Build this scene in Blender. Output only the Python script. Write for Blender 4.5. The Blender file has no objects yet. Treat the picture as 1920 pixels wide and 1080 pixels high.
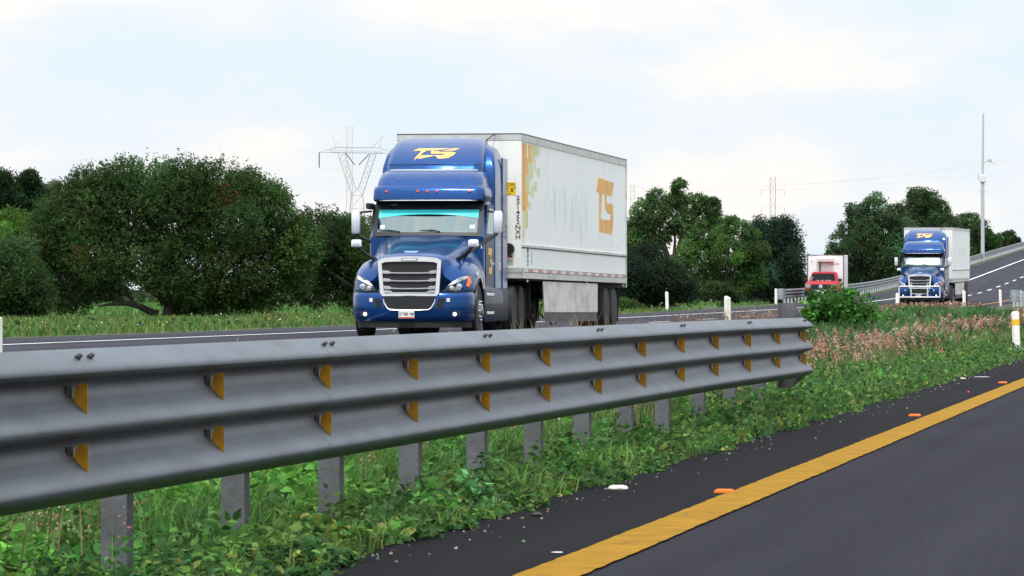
import bpy, math, random
import numpy as np
from mathutils import Vector, Matrix, Euler
R = math.radians
random.seed(7)
rng = np.random.default_rng(11)
S = bpy.context.scene
COL = S.collection

# ------------------------------------------------------------------ camera
F, TH, CZ, HY = 8500.0, R(9.05), 0.97, 556.0      # focal length (photo px), heading, eye height, horizon row
cam = bpy.data.cameras.new('camera')
camo = bpy.data.objects.new('camera', cam); COL.objects.link(camo)
camo.location = (0, 0, CZ)
camo.rotation_euler = (R(90) + (HY-540)/F, 0, TH)
cam.sensor_width = 36; cam.lens = F/1920*36
cam.clip_start = 0.5; cam.clip_end = 9000
cam.dof.use_dof = True; cam.dof.focus_distance = 86; cam.dof.aperture_fstop = 42
S.camera = camo
S.view_settings.view_transform = 'Standard'; S.view_settings.look = 'None'
S.view_settings.gamma = 1; S.view_settings.exposure = 0.10
S.cycles.max_bounces = 6; S.cycles.transparent_max_bounces = 12

# ------------------------------------------------------------------ sky and sun
SUN_EL, SUN_AZ = 63, 172      # azimuth clockwise from +Y : behind the camera, a little left
w = bpy.data.worlds.new('World'); S.world = w; w.use_nodes = True
nt = w.node_tree; N = nt.nodes; L = nt.links; N.clear()
def nd(t, **k):
    n = N.new(t)
    for a, b in k.items(): setattr(n, a, b)
    return n
out = nd('ShaderNodeOutputWorld'); tc = nd('ShaderNodeTexCoord')
sky = nd('ShaderNodeTexSky', sky_type='NISHITA', sun_disc=False, sun_elevation=R(SUN_EL), sun_rotation=R(SUN_AZ))
bg1 = nd('ShaderNodeBackground'); bg1.inputs[1].default_value = 0.12
L.new(sky.outputs[0], bg1.inputs[0])
mp = nd('ShaderNodeMapping'); mp.inputs['Scale'].default_value = (1, 1, 2.6)
L.new(tc.outputs['Generated'], mp.inputs[0])
n1 = nd('ShaderNodeTexNoise'); n1.inputs['Scale'].default_value = 13; n1.inputs['Detail'].default_value = 6; n1.inputs['Roughness'].default_value = .55
L.new(mp.outputs[0], n1.inputs[0])
cr = nd('ShaderNodeValToRGB')
e = cr.color_ramp.elements
e[0].position = .40; e[0].color = (.78, .875, .965, 1)
e[1].position = .62; e[1].color = (1.0, .95, .925, 1)
m_ = cr.color_ramp.elements.new(.52); m_.color = (.86, .90, .945, 1)
L.new(n1.outputs[0], cr.inputs[0])
sx = nd('ShaderNodeSeparateXYZ'); L.new(tc.outputs['Generated'], sx.inputs[0])
mr = nd('ShaderNodeMapRange'); mr.inputs[1].default_value = 0.06; mr.inputs[2].default_value = 1.0
mr.inputs[3].default_value = 1.0; mr.inputs[4].default_value = 2.4
L.new(sx.outputs[2], mr.inputs[0])
rx = nd('ShaderNodeMapRange'); rx.inputs[1].default_value = .25; rx.inputs[2].default_value = .75; L.new(sx.outputs[0], rx.inputs[0])
rz = nd('ShaderNodeMapRange'); rz.inputs[1].default_value = .62; rz.inputs[2].default_value = .25; rz.inputs[3].default_value = 0; rz.inputs[4].default_value = .25; L.new(sx.outputs[2], rz.inputs[0])
bk = nd('ShaderNodeMath', operation='MULTIPLY'); L.new(rx.outputs[0], bk.inputs[0]); L.new(rz.outputs[0], bk.inputs[1])
iv = nd('ShaderNodeMath', operation='SUBTRACT'); iv.inputs[0].default_value = 1; L.new(bk.outputs[0], iv.inputs[1])   # unseen low sky on the right dimmed, added to darken the rail faces
bm_ = nd('ShaderNodeMath', operation='MULTIPLY'); L.new(iv.outputs[0], bm_.inputs[0]); L.new(mr.outputs[0], bm_.inputs[1])
bg2 = nd('ShaderNodeBackground'); L.new(cr.outputs[0], bg2.inputs[0]); L.new(bm_.outputs[0], bg2.inputs[1])
mx = nd('ShaderNodeMixShader'); mx.inputs[0].default_value = .93
L.new(bg1.outputs[0], mx.inputs[1]); L.new(bg2.outputs[0], mx.inputs[2]); L.new(mx.outputs[0], out.inputs[0])
sl = bpy.data.lights.new('sun', 'SUN'); sl.energy = 2.6; sl.angle = R(8); sl.color = (1, .955, .89)
slo = bpy.data.objects.new('sun', sl); COL.objects.link(slo)
_a, _e = R(SUN_AZ), R(SUN_EL)
_d = Vector((math.sin(_a)*math.cos(_e), math.cos(_a)*math.cos(_e), math.sin(_e)))
slo.rotation_euler = _d.to_track_quat('Z', 'Y').to_euler(); slo.location = (0, 0, 60)

# ------------------------------------------------------------------ coordinates
CT, ST = math.cos(TH), math.sin(TH)
def W(px, py, Z):
    """world point seen at photo pixel (px,py) at depth Z"""
    X = (px-960)/F*Z
    return Vector((-(Z*ST - X*CT), Z*CT + X*ST, CZ + (HY-py)/F*Z))
def Zof(px, u): return u/(ST - (px-960)/F*CT)
_T = [-60, 105, 150, 180, 204, 244, 272, 303, 350, 437, 520, 600, 700, 5000]
_Z = [.13, .18, .26, .33, .41, .60, .84, 1.25, 2.25, 4.45, 6.5, 8.0, 8.6, 8.6]
def zB(t): return np.interp(t, _T, _Z)
def zBs(t): return (zB(t-8)+2*zB(t)+zB(t+8))/4
def sstep(a, b, x):
    x = np.clip((x-a)/(b-a), 0, 1); return x*x*(3-2*x)
def zg(u, t):
    u = np.asarray(u, float); t = np.asarray(t, float)
    zb = zBs(t)
    med = sstep(3.3, 11.5, u)*zb
    hump = .07*np.sin(u*1.7+t*.31)*np.sin(t*.47+1)*sstep(3.4, 4.4, u)*(1-sstep(10.5, 11.5, u))
    z = med + hump
    z = z - .09*sstep(3.3, 3.8, u)*(1-sstep(5, 7, u))*(1-sstep(24, 34, t))
    z = np.where(u < 3.12, -.06, z)
    z = np.where((u > 11.7) & (u < 22.95), zb-.06, z)
    z = np.where((u >= 11.5) & (u <= 11.7), zb-.01, z)
    dist = np.maximum(u-24.2, 0)
    far = np.maximum(zb - .38*dist, .0) if True else 0
    far = np.maximum(far, 0) - .25*sstep(40, 260, u)
    wob = .10*np.sin(u*.35+t*.11)*np.sin(t*.09)*sstep(24.5, 30, u)*(1-sstep(200, 400, u))
    z = np.where(u >= 22.95, far + wob - .0, z)
    z = np.where(u < -11, -.05, z)
    return z

# ------------------------------------------------------------------ materials
def mat(name, col, rough=.6, metal=0, coat=0, spec=.5, var=0, vscale=8, bump=0, bscale=60, attr=None, trans=0, stretch=None, dirt=None, emit=None):
    m = bpy.data.materials.new(name); m.use_nodes = True
    n = m.node_tree.nodes; l = m.node_tree.links
    p = n['Principled BSDF']; o = n['Material Output']
    p.inputs['Base Color'].default_value = (*col, 1); p.inputs['Roughness'].default_value = rough
    p.inputs['Metallic'].default_value = metal; p.inputs['Coat Weight'].default_value = coat
    p.inputs['Specular IOR Level'].default_value = spec; p.inputs['Coat Roughness'].default_value = .04
    if emit: p.inputs['Emission Color'].default_value = (*emit[:3], 1); p.inputs['Emission Strength'].default_value = emit[3]
    src = None
    tcn = n.new('ShaderNodeTexCoord'); mpn = n.new('ShaderNodeMapping'); l.new(tcn.outputs['Object'], mpn.inputs[0])
    if stretch: mpn.inputs['Scale'].default_value = stretch
    if attr:
        a = n.new('ShaderNodeAttribute'); a.attribute_name = attr; src = a.outputs['Color']
    if var:
        t = n.new('ShaderNodeTexNoise'); t.inputs['Scale'].default_value = vscale; t.inputs['Detail'].default_value = 6
        l.new(mpn.outputs[0], t.inputs[0])
        r = n.new('ShaderNodeMapRange'); r.inputs[1].default_value = .3; r.inputs[2].default_value = .7
        r.inputs[3].default_value = 1-var; r.inputs[4].default_value = 1+var; l.new(t.outputs[0], r.inputs[0])
        mm = n.new('ShaderNodeMix'); mm.data_type = 'RGBA'; mm.blend_type = 'MULTIPLY'; mm.inputs[0].default_value = 1
        if src: l.new(src, mm.inputs[6])
        else: mm.inputs[6].default_value = (*col, 1)
        l.new(r.outputs[0], mm.inputs[7]); src = mm.outputs[2]
    if dirt:   # (colour, scale, lo, hi, stretch)
        mp2 = n.new('ShaderNodeMapping'); l.new(tcn.outputs['Object'], mp2.inputs[0]); mp2.inputs['Scale'].default_value = dirt[4]
        t = n.new('ShaderNodeTexNoise'); t.inputs['Scale'].default_value = dirt[1]; t.inputs['Detail'].default_value = 8; t.inputs['Roughness'].default_value = .65
        l.new(mp2.outputs[0], t.inputs[0])
        r = n.new('ShaderNodeMapRange'); r.inputs[1].default_value = dirt[2]; r.inputs[2].default_value = dirt[3]; l.new(t.outputs[0], r.inputs[0])
        mm = n.new('ShaderNodeMix'); mm.data_type = 'RGBA'; l.new(r.outputs[0], mm.inputs[0])
        if src: l.new(src, mm.inputs[6])
        else: mm.inputs[6].default_value = (*col, 1)
        mm.inputs[7].default_value = (*dirt[0], 1); src = mm.outputs[2]
    if src: l.new(src, p.inputs['Base Color'])
    if bump:
        t = n.new('ShaderNodeTexNoise'); t.inputs['Scale'].default_value = bscale; t.inputs['Detail'].default_value = 5
        l.new(mpn.outputs[0], t.inputs[0]); b = n.new('ShaderNodeBump'); b.inputs['Strength'].default_value = bump
        b.inputs['Distance'].default_value = .02
        l.new(t.outputs[0], b.inputs['Height']); l.new(b.outputs[0], p.inputs['Normal'])
    if trans:
        tr = n.new('ShaderNodeBsdfTranslucent'); ms = n.new('ShaderNodeMixShader'); ms.inputs[0].default_value = trans
        if src: l.new(src, tr.inputs[0])
        else: tr.inputs[0].default_value = (*col, 1)
        l.new(p.outputs[0], ms.inputs[1]); l.new(tr.outputs[0], ms.inputs[2]); l.new(ms.outputs[0], o.inputs[0])
    return m
M = {}
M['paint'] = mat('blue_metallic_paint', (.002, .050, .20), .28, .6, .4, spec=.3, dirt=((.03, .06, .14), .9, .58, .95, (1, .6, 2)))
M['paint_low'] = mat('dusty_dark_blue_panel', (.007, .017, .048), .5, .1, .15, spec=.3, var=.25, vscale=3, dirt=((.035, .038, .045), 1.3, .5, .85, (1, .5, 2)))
M['white'] = mat('trailer_white', (.86, .885, .875), .38, 0, .2, dirt=((.70, .755, .745), .55, .40, .85, (1, 1.1, .30)))
M['whitef'] = mat('trailer_front_white', (.86, .87, .83), .45, dirt=((.62, .60, .52), 1.2, .5, .85, (2, 2, .5)))
M['skirt'] = mat('off_white_skirt', (.72, .70, .65), .6, dirt=((.30, .28, .24), 1.1, .45, .85, (1, .8, 1.6)))
M['alu'] = mat('aluminium', (.60, .61, .60), .5, .35, var=.15, vscale=5, dirt=((.30, .28, .25), 2, .5, .85, (1, .4, 2)))
M['chrome'] = mat('chrome', (.88, .89, .90), .30, .55)
M['black'] = mat('black_plastic', (.012, .012, .013), .5, var=.2)
M['grillblack'] = mat('grille_mesh_black', (.010, .011, .013), .6, bump=.4, bscale=90)
M['rubber'] = mat('tyre_rubber', (.018, .018, .019), .85, dirt=((.075, .068, .06), 3, .45, .8, (1, 1, 1)))
M['rim'] = mat('dusty_rim', (.22, .215, .205), .5, .4, dirt=((.06, .055, .05), 4, .45, .75, (1, 1, 1)))
M['under'] = mat('chassis_black', (.012, .012, .012), .8, var=.3)
M['lens'] = mat('headlight_lens', (.52, .56, .60), .14, .35, 1)
M['lensdark'] = mat('headlight_housing', (.07, .08, .09), .2, .3, 1)
M['amber'] = mat('amber_lens', (.85, .13, .02), .25, 0, 1)
M['redl'] = mat('orange_red_marker', (.75, .06, .02), .5, 0, 0)
M['lamp'] = mat('lit_lamp', (1, 1, 1), .3, emit=(1, .97, .88, .9))
M['studor'] = mat('orange_stud_plastic', (.72, .16, .03), .7, spec=.1)
M['orange'] = mat('orange_vinyl', (.80, .42, .10), .5, var=.12, vscale=2.5)
M['gold'] = mat('gold_vinyl', (.86, .50, .12), .5)
M['redv'] = mat('red_vinyl', (.45, .03, .03), .5)
M['darkred'] = mat('dark_maroon_vinyl', (.07, .012, .012), .5)
M['bluev'] = mat('blue_grey_vinyl', (.10, .17, .26), .5)
M['ghost'] = mat('faded_lettering', (.70, .77, .78), .45, dirt=((.80, .85, .85), 3, .42, .7, (1, 2, .5)))
M['yellowsign'] = mat('yellow_sign', (.85, .55, .02), .5)
M['mirrorback'] = mat('light_mirror_shell', (.72, .75, .78), .25, .1, 1)
M['teal'] = mat('teal_sun_strip', (.06, .66, .68), .25, 0, .6, var=.15, vscale=2)
M['platew'] = mat('plate_white', (.78, .76, .74), .5)
M['wpaint'] = mat('white_post_paint', (.80, .79, .74), .6, dirt=((.42, .38, .30), 5, .52, .85, (1, 1, 1)))
M['ypaint'] = mat('yellow_band', (.85, .50, .02), .55)
M['reflect'] = mat('amber_reflector', (.62, .30, .004), .6, 0, 0, dirt=((.22, .12, .02), 22, .45, .85, (1, 1, 1)))
M['redpaint'] = mat('red_car_paint', (.36, .004, .012), .45, .2, .0, spec=.2)
M['cabin'] = mat('cab_interior_grey', (.26, .32, .32), .8)
M['shade'] = mat('silver_sunshade', (.42, .56, .54), .35, .4, var=.35, vscale=3, bump=.5, bscale=4)
def galv(name, c, d, r=.42, met=.85):
    return mat(name, c, r, met, var=.22, vscale=7.0, bump=.10, bscale=14, stretch=(1, .35, 1), dirt=(d, 1.6, .48, .85, (2, .5, 2.5)))
M['galv'] = galv('galvanised_rail', (.076, .096, .122), (.042, .051, .060), .44, .32)
M['galvp'] = mat('galvanised_post', (.13, .135, .148), .6, .25, var=.18, vscale=7, bump=.2, bscale=30, dirt=((.11, .105, .10), 3, .45, .8, (1, 1, .7)))
M['galvm'] = galv('weathered_rail', (.17, .185, .21), (.10, .11, .12), .5)
M['galvl'] = galv('light_galvanised', (.45, .50, .54), (.30, .32, .33))
M['steel'] = mat('pylon_steel', (.50, .46, .43), .6, .2)  # colour lightened to imitate far steel washed out by haze and bright sky
M['pole'] = mat('pale_pole', (.50, .54, .56), .5, .2)
def glass(name, tint, refl):
    m = bpy.data.materials.new(name); m.use_nodes = True
    n = m.node_tree.nodes; l = m.node_tree.links; n.clear()
    o = n.new('ShaderNodeOutputMaterial'); g = n.new('ShaderNodeBsdfGlossy'); g.inputs['Roughness'].default_value = .03
    g.inputs[0].default_value = (.78, .95, .95, 1)
    t = n.new('ShaderNodeBsdfTransparent'); t.inputs[0].default_value = (*tint, 1)
    fr = n.new('ShaderNodeLayerWeight'); fr.inputs[0].default_value = .25
    a = n.new('ShaderNodeMath'); a.operation = 'MULTIPLY_ADD'; a.inputs[1].default_value = .5; a.inputs[2].default_value = refl
    l.new(fr.outputs['Fresnel'], a.inputs[0])
    x = n.new('ShaderNodeMixShader'); l.new(a.outputs[0], x.inputs[0]); l.new(t.outputs[0], x.inputs[1]); l.new(g.outputs[0], x.inputs[2])
    l.new(x.outputs[0], o.inputs[0]); return m
M['glass'] = glass('tinted_windshield', (.55, .76, .74), .24)
M['glassd'] = glass('dark_glass', (.05, .07, .08), .0)
M['glasss'] = glass('side_glass', (.5, .6, .6), .38)

# ------------------------------------------------------------------ mesh helpers
def mk(name, v, f, m, parent=None, smooth=False, autos=None, loc=None):
    me = bpy.data.meshes.new(name)
    me.from_pydata([tuple(p) for p in v], [], f); me.update()
    mats = m if isinstance(m, list) else [m]
    for q in mats: me.materials.append(q)
    if smooth:
        me.polygons.foreach_set('use_smooth', [True]*len(me.polygons))
        if autos is not None:
            try: me.set_sharp_from_angle(angle=R(autos))
            except Exception: pass
    o = bpy.data.objects.new(name, me); COL.objects.link(o)
    if parent: o.parent = parent
    if loc: o.location = loc
    return o
def thing(name, label, cat, loc=(0, 0, 0), rz=0, group=None):
    o = bpy.data.objects.new(name, None); COL.objects.link(o); o.empty_display_size = .3
    o.location = loc; o.rotation_euler = (0, 0, rz); return tag(o, label, cat, group)
def tag(o, label, cat, group=None):
    o['label'] = label; o['category'] = cat
    if group: o['group'] = group
    return o
def struct(o, kind='structure'):
    o['kind'] = kind; return o
class MB:
    def __init__(s): s.v = []; s.f = []
    def add(s, v, f):
        k = len(s.v); s.v += [tuple(p) for p in v]; s.f += [tuple(i+k for i in q) for q in f]; return s
    def box(s, x0, x1, y0, y1, z0, z1, mt=None, b=0):
        if b:
            v = []; 
            for z, ins in ((z0, b), (z0+b, 0), (z1-b, 0), (z1, b)):
                X0, X1, Y0, Y1 = x0+ins, x1-ins, y0+ins, y1-ins
                v += [(X0+b*(ins == 0)*.6, Y0, z), (X1-b*(ins == 0)*.6, Y0, z), (X1, Y0+b*.6, z), (X1, Y1-b*.6, z), (X1-b*.6, Y1, z), (X0+b*.6, Y1, z), (X0, Y1-b*.6, z), (X0, Y0+b*.6, z)]
            f = [tuple(range(7, -1, -1)), tuple(range(24, 32))]
            for k in range(3):
                for i in range(8):
                    j = (i+1) % 8; f.append((k*8+i, k*8+j, k*8+8+j, k*8+8+i))
        else:
            v = [(x0, y0, z0), (x1, y0, z0), (x1, y1, z0), (x0, y1, z0), (x0, y0, z1), (x1, y0, z1), (x1, y1, z1), (x0, y1, z1)]
            f = [(3, 2, 1, 0), (4, 5, 6, 7), (0, 1, 5, 4), (1, 2, 6, 5), (2, 3, 7, 6), (3, 0, 4, 7)]
        if mt: v = [mt @ Vector(p) for p in v]
        return s.add(v, f)
    def tube(s, pts, r, n=8, caps=True):
        pts = [Vector(p) for p in pts]
        rs = r if isinstance(r, (list, tuple)) else [r]*len(pts)
        v = []; f = []; up = Vector((0, 0, 1))
        for i, p in enumerate(pts):
            d = (pts[min(i+1, len(pts)-1)] - pts[max(i-1, 0)]).normalized()
            a = d.cross(up) if abs(d.z) < .95 else d.cross(Vector((0, 1, 0)))
            a.normalize(); b = d.cross(a)
            for k in range(n):
                t = 2*math.pi*k/n; v.append(p + (a*math.cos(t) + b*math.sin(t))*rs[i])
        for i in range(len(pts)-1):
            for k in range(n):
                j = (k+1) % n; f.append((i*n+k, i*n+j, (i+1)*n+j, (i+1)*n+k))
        if caps: f.append(tuple(range(n-1, -1, -1))); f.append(tuple(range((len(pts)-1)*n, len(pts)*n)))
        return s.add(v, f)
    def lathe(s, prof, c, axis='x', n=28):
        """prof: (along, radius) ; axis through c"""
        v = []; f = []
        for a, r in prof:
            for k in range(n):
                t = 2*math.pi*k/n; p, q = r*math.cos(t), r*math.sin(t)
                v.append((c[0]+a, c[1]+p, c[2]+q) if axis == 'x' else ((c[0]+p, c[1]+a, c[2]+q) if axis == 'y' else (c[0]+p, c[1]+q, c[2]+a)))
        for i in range(len(prof)-1):
            for k in range(n):
                j = (k+1) % n; f.append((i*n+k, i*n+j, (i+1)*n+j, (i+1)*n+k))
        f.append(tuple(range(n-1, -1, -1))); f.append(tuple(range((len(prof)-1)*n, len(prof)*n)))
        return s.add(v, f)
    def loft(s, rings, closed=True, cap0=True, cap1=True):
        n = len(rings[0]); v = [p for r in rings for p in r]; f = []
        for i in range(len(rings)-1):
            for k in range(n if closed else n-1):
                j = (k+1) % n; f.append((i*n+k, i*n+j, (i+1)*n+j, (i+1)*n+k))
        if cap0: f.append(tuple(range(n-1, -1, -1)))
        if cap1: f.append(tuple(range((len(rings)-1)*n, len(rings)*n)))
        return s.add(v, f)
    def prism(s, poly, y0, y1, plane='xz'):
        """polygon in a plane, extruded along the third axis"""
        n = len(poly)
        if plane == 'xz': a = [(p[0], y0, p[1]) for p in poly]; b = [(p[0], y1, p[1]) for p in poly]
        elif plane == 'yz': a = [(y0, p[0], p[1]) for p in poly]; b = [(y1, p[0], p[1]) for p in poly]
        else: a = [(p[0], p[1], y0) for p in poly]; b = [(p[0], p[1], y1) for p in poly]
        f = [tuple(range(n-1, -1, -1)), tuple(range(n, 2*n))] + [(i, (i+1) % n, n+(i+1) % n, n+i) for i in range(n)]
        return s.add(a+b, f)
    def o(s, name, m, parent=None, smooth=False, autos=35, loc=None):
        ob = mk(name, s.v, s.f, m, parent, smooth, autos, loc)
        import bmesh
        bm = bmesh.new(); bm.from_mesh(ob.data); bmesh.ops.recalc_face_normals(bm, faces=bm.faces); bm.to_mesh(ob.data); bm.free()
        return ob
def text_obj(name, body, size, m, parent, origin, xdir, ydir, ext=.003, spacing=1, sx=1):
    c = bpy.data.curves.new(name, 'FONT'); c.body = body; c.size = size; c.align_x = 'CENTER'; c.align_y = 'CENTER'; c.extrude = ext
    c.space_line = spacing; c.resolution_u = 3; c.offset = size*.012
    t = bpy.data.objects.new(name, c); COL.objects.link(t)
    bpy.context.view_layer.update()
    me = bpy.data.meshes.new_from_object(t.evaluated_get(bpy.context.evaluated_depsgraph_get()))
    bpy.data.objects.remove(t); me.name = name; me.materials.clear(); me.materials.append(m)
    xd = Vector(xdir).normalized()*sx; yd = Vector(ydir).normalized(); zd = xd.normalized().cross(yd)
    mt = Matrix(((xd.x, yd.x, zd.x, origin[0]), (xd.y, yd.y, zd.y, origin[1]), (xd.z, yd.z, zd.z, origin[2]), (0, 0, 0, 1)))
    me.transform(mt)
    o = bpy.data.objects.new(name, me); COL.objects.link(o); o.parent = parent; return o
def rring(z, hw, y0, y1, rf, rr=.05, n=6, bow=0):
    """rounded rectangle plan ring; y0 = front"""
    p = []
    for cx, cy, r, a0 in ((hw-rf, y0+rf, rf, -90), (hw-rr, y1-rr, rr, 0), (-hw+rr, y1-rr, rr, 90), (-hw+rf, y0+rf, rf, 180)):
        for k in range(n+1):
            a = R(a0 + 90*k/n); x = cx + r*math.cos(a); y = cy + r*math.sin(a)
            p.append((x, y, z))
    # bowed front
    q = []
    for x, y, zz in p: q.append((x, y, zz))
    m = 6; (xa, ya, _), (xb, yb, _) = q[-1], q[0]
    for k in range(1, m):
        s_ = k/m; x = xa + (xb-xa)*s_; q.append((x, y0 - bow*(1-(2*s_-1)**2), z))
    return q

# ------------------------------------------------------------------ bulk foliage meshes
def bulk(name, v, f, cols, m, parent=None, n_side=4):
    me = bpy.data.meshes.new(name)
    nv, nf = len(v), len(f)
    me.vertices.add(nv); me.vertices.foreach_set('co', np.ascontiguousarray(v, np.float32).ravel())
    k = f.shape[1]
    me.loops.add(nf*k); me.loops.foreach_set('vertex_index', np.ascontiguousarray(f, np.int32).ravel())
    me.polygons.add(nf); me.polygons.foreach_set('loop_start', np.arange(0, nf*k, k, dtype=np.int32))
    me.update(calc_edges=True)
    a = me.attributes.new('tint', 'FLOAT_COLOR', 'POINT')
    c4 = np.ones((nv, 4), np.float32); c4[:, :3] = cols; a.data.foreach_set('color', c4.ravel())
    me.materials.append(m)
    o = bpy.data.objects.new(name, me); COL.objects.link(o)
    if parent: o.parent = parent
    return o
def unit(a): return a/np.maximum(np.linalg.norm(a, axis=1, keepdims=True), 1e-9)
def leaves(c, size, cols, d=None, aspect=.5, droop=0, fold=.25):
    """folded diamond leaves at c, pointing along d"""
    n = len(c)
    if d is None: d = rng.normal(size=(n, 3)); d[:, 2] -= droop
    d = unit(d); r = unit(np.cross(d, rng.normal(size=(n, 3)))); nn = np.cross(d, r)
    s = np.asarray(size).reshape(-1, 1)*np.ones((n, 1))
    v = np.empty((n, 4, 3)); v[:, 0] = c - d*s*.5; v[:, 2] = c + d*s*.5 - nn*s*.1
    v[:, 1] = c + r*s*aspect*.5 + nn*s*fold*.5; v[:, 3] = c - r*s*aspect*.5 + nn*s*fold*.5
    i = np.arange(n)[:, None]*4; f = np.concatenate([i+np.array([[0, 1, 2]]), i+np.array([[0, 2, 3]])])
    return v.reshape(-1, 3), f, np.repeat(cols, 4, axis=0)
def ovate(c, size, cols, d, aspect=.8, cup=.12):
    n = len(c); d = unit(d); r = unit(np.cross(d, rng.normal(size=(n, 3))*.5+np.array([0, 0, 1.]))); nn = np.cross(r, d); s = np.asarray(size).reshape(-1, 1)*np.ones((n, 1))
    v = np.empty((n, 8, 3)); prof = ((0, .42, 0), (.28, .50, .02), (.68, .34, 0))
    v[:, 0] = c-d*s*.5
    for i, (a, w_, z_) in enumerate(prof):
        for q, sg in ((1+i, 1), (4+i, -1)): v[:, q] = c+d*s*(a-.42)+r*s*w_*aspect*sg+nn*s*(cup*w_*2+z_)
    v[:, 7] = c+d*s*.56-nn*s*.12
    i = np.arange(n)[:, None]*8
    f = np.concatenate([i+np.array([[0, 1, 2]]), i+np.array([[0, 2, 3]]), i+np.array([[0, 3, 7]]), i+np.array([[0, 5, 4]]), i+np.array([[0, 6, 5]]), i+np.array([[0, 7, 6]])])
    return v.reshape(-1, 3), f, np.repeat(cols, 8, axis=0)
def blades(base, h, wd, lean, cols):
    """bent grass blades: 2 quads as 4 triangles + tip"""
    n = len(base); a = rng.uniform(0, 2*np.pi, n); ld = np.stack([np.cos(a), np.sin(a), np.zeros(n)], 1)
    b = rng.uniform(0, 2*np.pi, n); wv = np.stack([np.cos(b), np.sin(b), np.zeros(n)], 1)*np.asarray(wd).reshape(-1, 1)*.5
    h = np.asarray(h).reshape(-1, 1); lean = np.asarray(lean).reshape(-1, 1); up = np.array([[0, 0, 1.]])
    p1 = base + up*h*.55 + ld*h*lean*.3; p2 = base + up*h*(1-lean*.35) + ld*h*lean
    v = np.empty((n, 5, 3)); v[:, 0] = base-wv; v[:, 1] = base+wv; v[:, 2] = p1+wv*.8; v[:, 3] = p1-wv*.8; v[:, 4] = p2
    i = np.arange(n)[:, None]*5
    f = np.concatenate([i+np.array([[0, 1, 2]]), i+np.array([[0, 2, 3]]), i+np.array([[3, 2, 4]])])
    return v.reshape(-1, 3), f, np.repeat(cols, 5, axis=0)
def join(parts):
    V, Fc, C, k = [], [], [], 0
    for v, f, c in parts: V.append(v); Fc.append(f+k); C.append(c); k += len(v)
    return np.concatenate(V), np.concatenate(Fc), np.concatenate(C)
def tints(n, base, sd=.25, hue=.12):
    base = np.asarray(base, float); k = np.exp(rng.normal(0, sd, (n, 1))); h = 1 + rng.normal(0, hue, (n, 3))
    return np.clip(base*k*h, .002, .9)
M['leaf'] = mat('leaf', (.05, .09, .02), .7, spec=.1, attr='tint', trans=.42)
M['grass'] = mat('grass_blade', (.05, .09, .02), .6, spec=.25, attr='tint', trans=.3)
M['bark'] = mat('bark', (.045, .036, .028), .9, var=.3, vscale=6, bump=.6, bscale=12)

# ================================================================== SETTING
ts = np.concatenate([np.arange(-20, 130, 2), np.arange(130, 560, 5), np.array([580, 620, 700, 850, 1100, 1600, 2500, 4200, 6500])]).astype(float)
us = np.concatenate([[-3000, -900, -300, -100, -40, -14, -11.1], [-10.9, 0, 3.0, 3.15, 3.3, 3.6, 4, 4.5], np.arange(5, 11.4, .5), [11.45, 11.65, 11.75, 15, 20, 22.9, 23.0, 23.5, 24.2], np.arange(25, 45, 1), [48, 52, 58, 65, 75, 90, 110, 140, 180, 230, 300, 420, 600, 900, 1400, 2200, 3600]])
U, T = np.meshgrid(us, ts); Zg = zg(U, T)
v = np.stack([-U.ravel(), T.ravel(), Zg.ravel()], 1); nu = len(us)
f = [(i*nu+j, i*nu+j+1, (i+1)*nu+j+1, (i+1)*nu+j) for i in range(len(ts)-1) for j in range(nu-1)]
f = [q[::-1] for q in f]
def ground_mat():
    m = mat('ground_grass_soil', (.036, .052, .018), .9, var=.35, vscale=.6, bump=.6, bscale=5, dirt=((.11, .085, .045), .25, .5, .8, (1, .4, 1)))
    return m
struct(mk('ground', v, f, ground_mat(), smooth=True))

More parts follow.
